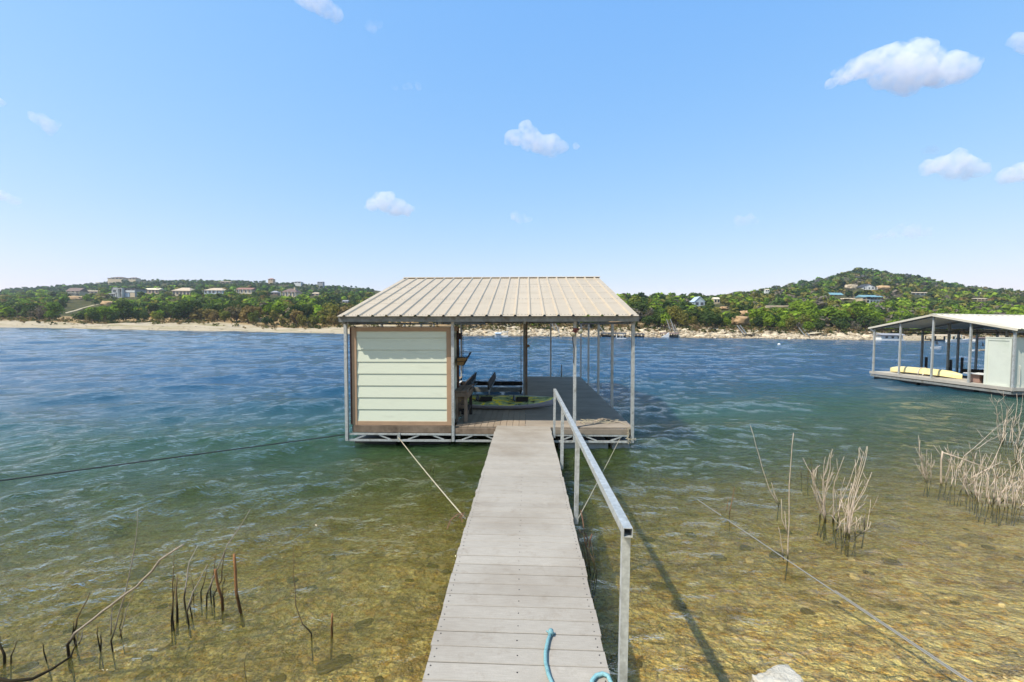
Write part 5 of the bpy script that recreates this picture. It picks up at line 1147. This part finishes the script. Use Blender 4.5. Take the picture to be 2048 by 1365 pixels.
for qi, q in enumerate(KIND):
    protos[q] = []
    for v_ in range(3):
        dens = {'bare': 260, 'dark': 520, 'green': 480, 'olive': 460, 'tan': 520}[q]
        V, Q = leaf_arr(qi*10+v_, 2.6, 4.6, 6, dens, .34 if q != 'bare' else .25, base=.7)
        me = npmesh('crown', V, Q, fol[q], False); mb = MB(); r_ = random.Random(qi*7+v_)
        mb.tube([(0, 0, -1.2), (.05, 0, .6), (r_.uniform(-.2, .2), 0, 1.8), (0, .1, 3.4)], [.2, .17, .13, .05], 6)
        for j in range(5):
            a = j*1.26+r_.uniform(-.3, .3); z0 = r_.uniform(.7, 1.7); mb.tube([(0, 0, z0), (math.cos(a)*.8, math.sin(a)*.8, z0+.9), (math.cos(a)*1.7, math.sin(a)*1.7, z0+1.8)], [.1, .07, .03], 5)
        protos[q].append((me, mb.mesh('trunk', trunkm, True)))
def blocked(x, y, z, rad_, H_):
    p0 = proj((x, y, z)); p1 = proj((x, y, z+H_)); w_ = rad_*F/y*.75
    for (a, b, c_, d, Y) in CLEAR:
        if y < Y+1.5 and p0[0]+w_*.8 > a and p0[0]-w_*.8 < b and p1[1] < d-(d-c_)*.32 and p0[1] > c_: return True
        if abs(y-Y-4) < 7 and p0[0]+w_*.6 > a and p0[0]-w_*.6 < b: return True
    return False
def pick(px, t, r):
    """species mix by slope region"""
    if px < 800:
        if t < 34 and px > 340 and r.random() < .62: return 'tan' if r.random() < .6 else 'olive'
        if t < 60: return r.choices(['dark', 'green', 'olive', 'bare'], [.55, .22, .18, .05])[0]
        if t > 300: return r.choices(['dark', 'green', 'olive'], [.78, .1, .12])[0]
        return r.choices(['dark', 'green', 'olive', 'tan'], [.42, .32, .2, .06])[0]
    if px < 1480: return r.choices(['dark', 'green', 'olive', 'bare'], [.42, .26, .24, .08])[0]
    if t < 130: return r.choices(['dark', 'green', 'olive', 'bare'], [.22, .46, .18, .14])[0]
    return r.choices(['dark', 'green', 'olive', 'tan', 'bare'], [.34, .16, .34, .08, .08])[0]
rt = random.Random(99); near_t = []
def place_at(px, t):
    s = (px-1052)/F; y = 112.0
    for _ in range(4): y = float(shore_y(s*y))+t
    return s*y, y
# individuals: the front rows and emergent ones
rows = [(0, 905, 21, 30, 46, 4.6), (0, 800, 31, 44, 40, 5.4), (905, 2100, 11, 17, 58, 4.2), (905, 2100, 17, 27, 56, 5.0), (1240, 2100, 27, 42, 44, 5.6)]
for (a, b, t0, t1, n, hh_) in rows:
    for i in range(n):
        px = a+(b-a)*(i+rt.uniform(.1, .9))/n; t = rt.uniform(t0, t1)
        if px < 340 and t0 < 30 and rt.random() < .4: continue
        x, y = place_at(px, t); near_t.append((x, y, px, t, hh_*rt.uniform(.6, 1.25)))
n_ind = 0
LM = [(20, 'the left picture edge'), (146, 'the brown gabled house'), (247, 'the modern house'), (303, 'the cream roofed house'), (362, 'the tan hip roofed house'), (427, 'the wide pale house'), (488, 'the reddish roofed house'), (578, 'the arcaded house'), (655, 'the left dock roof corner'),
      (740, 'the siding shed'), (996, 'the tiny white boathouse'), (1150, 'the floodlight post'), (1260, 'the right dock roof corner'), (1337, 'the twin rail track'), (1399, 'the pale blue house'), (1480, 'the tan rock face'), (1590, 'the diagonal rail track'), (1637, 'the wide shore canopy'), (1740, 'the teal balconied house'), (1863, 'the neighbour roof peak'), (1960, 'the green shed'), (2048, 'the right picture edge')]
POSW = {}
tl = dict(dark='dark juniper', green='bright green tree', olive='olive oak', tan='tan round tree', bare='bare grey tree')
for (x, y, px, t, hh_) in near_t:
    z = terr1(x, y); q = pick(px, t, rt)
    if q == 'bare': hh_ *= .9
    if blocked(x, y, z, hh_*.5, hh_): continue
    cr, tk = rt.choice(protos[q]); side = 'on the left bank' if px < 905 else ('seen through the dock on the far bank' if px < 1240 else 'on the right bank')
    lm = min(LM, key=lambda q_: abs(q_[0]-px)); dxl = px-lm[0]; rel = 'below' if abs(dxl) < 12 else ('to the right of' if dxl > 0 else 'to the left of')
    row_ = 'lowest row' if t < (31 if px < 905 else 17) else 'second row' if t < (44 if px < 905 else 27) else 'upper row'
    sz_ = 'small' if hh_ < 4.2 else 'tall' if hh_ > 5.6 else 'mid-sized'
    e = bpy.data.objects.new('shore_tree', None); COL.objects.link(e); tag(e, f'{sz_} {tl[q]}, {row_}, {rel} {lm[1]}', 'tree', f'{sz_} {tl[q]}s, {row_}, {rel} {lm[1]}')
    s_ = hh_/5.0; wsc = rt.uniform(.9, 1.25) if q != 'tan' else rt.uniform(1.1, 1.4); e.location = (x, y, z); e.rotation_euler = (0, 0, rt.uniform(0, 6.28)); e.scale = (s_*wsc, s_*wsc*rt.uniform(.9, 1.1), s_)
    for nm, me in (('crown', cr), ('trunk', tk)):
        o = bpy.data.objects.new(nm, me); COL.objects.link(o); o.parent = e
    n_ind += 1
# the wooded hills behind read as one mass
small = [leaf_arr(200+i, 2.5, 3.8, 4, 64, .62, base=.2) for i in range(6)]; tiny = [leaf_arr(300+i, 2.5, 3.6, 3, 30, .95, base=.1) for i in range(6)]
COLS = {q: np.array(v[0]) for q, v in KIND.items()}
Tn = []; Cn = []; Tf = []; Cf = []; tries = 0
cand = []
for i in range(12000):
    px = rt.uniform(-120, 2200); u_ = rt.random()
    tmin = 38 if px < 905 else 24
    t = tmin+(u_**1.15)*(640-tmin) if px < 1000 else tmin+(u_**1.25)*(440-tmin); cand.append((px, t))
xy = np.array([place_at(px, t) for px, t in cand]); hz = terr_h(xy[:, 0], xy[:, 1]); dn = vnoise(xy[:, 0]*.02, xy[:, 1]*.02, 31, 4)
for i, (px, t) in enumerate(cand):
    x, y = xy[i]; z = float(hz[i])
    if 745 < px < 1215 and t > 70: continue
    if dn[i] < -.5 and rt.random() < .6: continue
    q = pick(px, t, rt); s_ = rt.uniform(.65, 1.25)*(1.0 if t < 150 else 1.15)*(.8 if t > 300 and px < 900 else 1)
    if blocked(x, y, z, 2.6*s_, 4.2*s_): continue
    c_ = COLS[q][rt.randrange(len(COLS[q]))]*rt.uniform(.75, 1.25)*(np.array([.8, .95, 1.25]) if t > 250 else 1)*1.15; M_ = TRS(x, y, z-.3, (s_*rt.uniform(.95, 1.35), s_*rt.uniform(.95, 1.35), s_), rt.uniform(0, 6.28))  # distant crowns shifted to blue: aerial haze put into their colour
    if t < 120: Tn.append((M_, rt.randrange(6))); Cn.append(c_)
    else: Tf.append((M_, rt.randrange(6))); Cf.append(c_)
fa = foliage_mat('foliage_wood', None, True)
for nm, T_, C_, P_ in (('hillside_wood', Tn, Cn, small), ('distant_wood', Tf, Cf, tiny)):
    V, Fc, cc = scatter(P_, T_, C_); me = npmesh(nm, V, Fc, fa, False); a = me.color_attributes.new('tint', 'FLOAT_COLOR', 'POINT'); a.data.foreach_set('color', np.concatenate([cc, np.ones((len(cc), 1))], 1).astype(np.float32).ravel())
    o = link(nm, me); o['kind'] = 'stuff'; o['label'] = 'mixed green woodland covering the nearer slopes' if nm[0] == 'h' else 'mixed green woodland covering the far hills'
# low scrub and dry grass at the top of the beach
scr_ = [leaf_arr(400+i, .9, .9, 3, 22, .22, base=0) for i in range(5)]; T = []; C_ = []
for i in range(2600):
    px = rt.uniform(-100, 2150); t = rt.uniform(12, 36) if px < 905 else rt.uniform(7, 20)
    if px < 905 and t < 20 and rt.random() < .6: continue
    x, y = place_at(px, t); s_ = rt.uniform(.3, 1.1)*(1.3 if rt.random() < .1 else 1); c_ = rt.choice([(.22, .15, .08), (.26, .19, .10), (.15, .14, .05), (.09, .10, .03), (.05, .065, .02)]); T.append((TRS(x, y, terr1(x, y), s_, rt.uniform(0, 6)), i % 5)); C_.append(np.array(c_))
V, Fc, cc = scatter(scr_, T, C_); me = npmesh('bank_scrub', V, Fc, fa, False); a = me.color_attributes.new('tint', 'FLOAT_COLOR', 'POINT'); a.data.foreach_set('color', np.concatenate([cc, np.ones((len(cc), 1))], 1).astype(np.float32).ravel())
o = link('bank_scrub', me); o['kind'] = 'stuff'; o['label'] = 'dry brown and olive scrub along the top of the beaches'

# ------------------------------------------------------------------ clouds
import bmesh
def cloud_mat():
    k = NT('cloud'); v = k.n('ShaderNodeVolumePrincipled'); v.inputs['Color'].default_value = (1, 1, 1, 1); v.inputs['Anisotropy'].default_value = 0.0
    at = k.n('ShaderNodeAttribute'); at.attribute_type = 'OBJECT'; at.attribute_name = 'thick'
    dn_ = k.ramp(k.noise(k.pos(), .018, 4, .6), [(.36, .05), (.62, 1.8)])
    k.l(k.math('MULTIPLY', at.outputs['Fac'], dn_), v.inputs['Density']); k.l(v.outputs[0], k.out.inputs['Volume']); return k.m
cm = cloud_mat()
ico = bmesh.new(); bmesh.ops.create_icosphere(ico, subdivisions=3, radius=1); IV = np.array([v.co[:] for v in ico.verts]); IF = np.array([[v.index for v in f.verts] for f in ico.faces]); ico.free()
CL = [ # blobs (px,py,r px), thickness, label
 ([(1690, 150, 20), (1662, 165, 12), (1715, 138, 24), (1745, 128, 30), (1785, 118, 34), (1830, 112, 34), (1790, 145, 36), (1830, 150, 36), (1860, 125, 26), (1905, 135, 34), (1930, 140, 24), (1885, 150, 26), (1810, 165, 26)], .85, 'largest white puffy cloud at the upper right'),
 ([(1032, 275, 20), (1052, 272, 24), (1075, 285, 24), (1098, 290, 24), (1120, 296, 16), (1150, 293, 9), (1100, 300, 16)], .8, 'white cloud high above the dock roof'),
 ([(745, 408, 18), (770, 398, 18), (775, 410, 20), (795, 415, 22), (815, 418, 14)], .85, 'small white cloud to the upper left of the dock roof'),
 ([(625, -2, 26), (650, 15, 22), (670, 32, 16), (605, -12, 24)], .55, 'wispy cloud cut by the top edge'),
 ([(80, 240, 15), (100, 250, 16), (112, 245, 10), (92, 255, 12)], .6, 'small faint cloud at the upper left'),
 ([(8, 394, 12), (28, 400, 12), (-12, 392, 14)], .6, 'small flat cloud at the left edge low down'), ([(-4, 204, 12), (-16, 205, 14)], .6, 'tiny cloud tip at the left edge'),
 ([(1860, 335, 18), (1885, 328, 22), (1910, 325, 24), (1935, 332, 22), (1958, 342, 16), (1900, 342, 20), (1925, 345, 18)], .85, 'flat bottomed white cloud at the right, fully in view'), ([(2020, 350, 18), (2045, 343, 24), (2075, 345, 26)], .85, 'white cloud cut by the right edge beside the flat bottomed one'), ([(2040, 82, 16), (2062, 85, 24)], .7, 'small cloud at the top of the right edge'),
 ([(1028, 430, 11), (1045, 437, 12), (1058, 440, 8)], .55, 'tiny pinkish cloud right above the dock ridge'), ([(1478, 442, 14), (1495, 440, 14), (1510, 442, 10)], .35, 'faint small cloud over the gap left of the right hill'),
 ([(1770, 470, 12), (1795, 465, 15), (1825, 463, 16), (1850, 465, 12), (1750, 474, 9)], .45, 'faint long cloud above the right hill'), ([(1855, 302, 9), (1868, 300, 10)], .3, 'very faint wisp above the flat bottomed cloud'), ([(745, 55, 12), (760, 50, 8)], .25, 'very faint wisp right of the top wispy cloud'), ([(790, 172, 7), (812, 173, 8), (835, 174, 9)], .25, 'faint thin streak of cloud left of the centre sky'),
]
rc = random.Random(17)
for ci, (bl_, th, lb_) in enumerate(CL):
    Y = 2600+rc.uniform(-300, 300); T = []
    for (px, py, r_) in bl_:
        c0 = aty(px, py, Y); rr_ = r_*Y/F
        T.append((TRS(c0.x, c0.y, c0.z, (rr_*1.15, rr_*.8, rr_*.8), rc.uniform(0, 6), rc.uniform(-.3, .3)), 0))
        for _ in range(6):
            d = Vector((rc.gauss(0, 1), rc.gauss(0, .6), rc.gauss(0, .7))).normalized()*rr_*rc.uniform(.5, .95); f_ = rc.uniform(.25, .55)*rr_
            T.append((TRS(c0.x+d.x, c0.y+d.y, c0.z+d.z*.8, (f_*1.3, f_, f_*.85), rc.uniform(0, 6), rc.uniform(-.3, .3)), 0))
    V, Fc, _c = scatter([(IV, IF)], T); sc_ = .02
    n1 = vnoise(V[:, 0]*sc_+V[:, 1]*.3*sc_, V[:, 2]*sc_, ci, 4)[:, None]; V = V+np.stack([vnoise(V[:, 2]*sc_, V[:, 0]*sc_, ci+5, 4)*18, 0*V[:, 0], vnoise(V[:, 0]*sc_, V[:, 2]*sc_+V[:, 1]*sc_, ci+9, 4)*18], 1)
    ctr = V.mean(0); me = npmesh('cloud', V-ctr, Fc, cm, True); o = link('cloud', me); o.location = ctr; tag(o, lb_, 'cloud', 'small fair weather clouds'); o['thick'] = th*.010; rm = o.modifiers.new('merge', 'REMESH'); rm.mode = 'VOXEL'; rm.voxel_size = 5.0; rm.use_smooth_shade = True

# ------------------------------------------------------------------ air over the lake
mb = MB(); mb.bb(-1950, 1950, -60, 1300, -8, 128)
k = NT('haze'); v = k.n('ShaderNodeVolumePrincipled'); v.inputs['Color'].default_value = (.86, .93, 1, 1); v.inputs['Density'].default_value = .00020; v.inputs['Anisotropy'].default_value = .3; k.l(v.outputs[0], k.out.inputs['Volume'])
o = link('haze', mb.mesh('haze', k.m)); o['kind'] = 'stuff'; o['label'] = 'thin pale summer haze over the lake and hills'
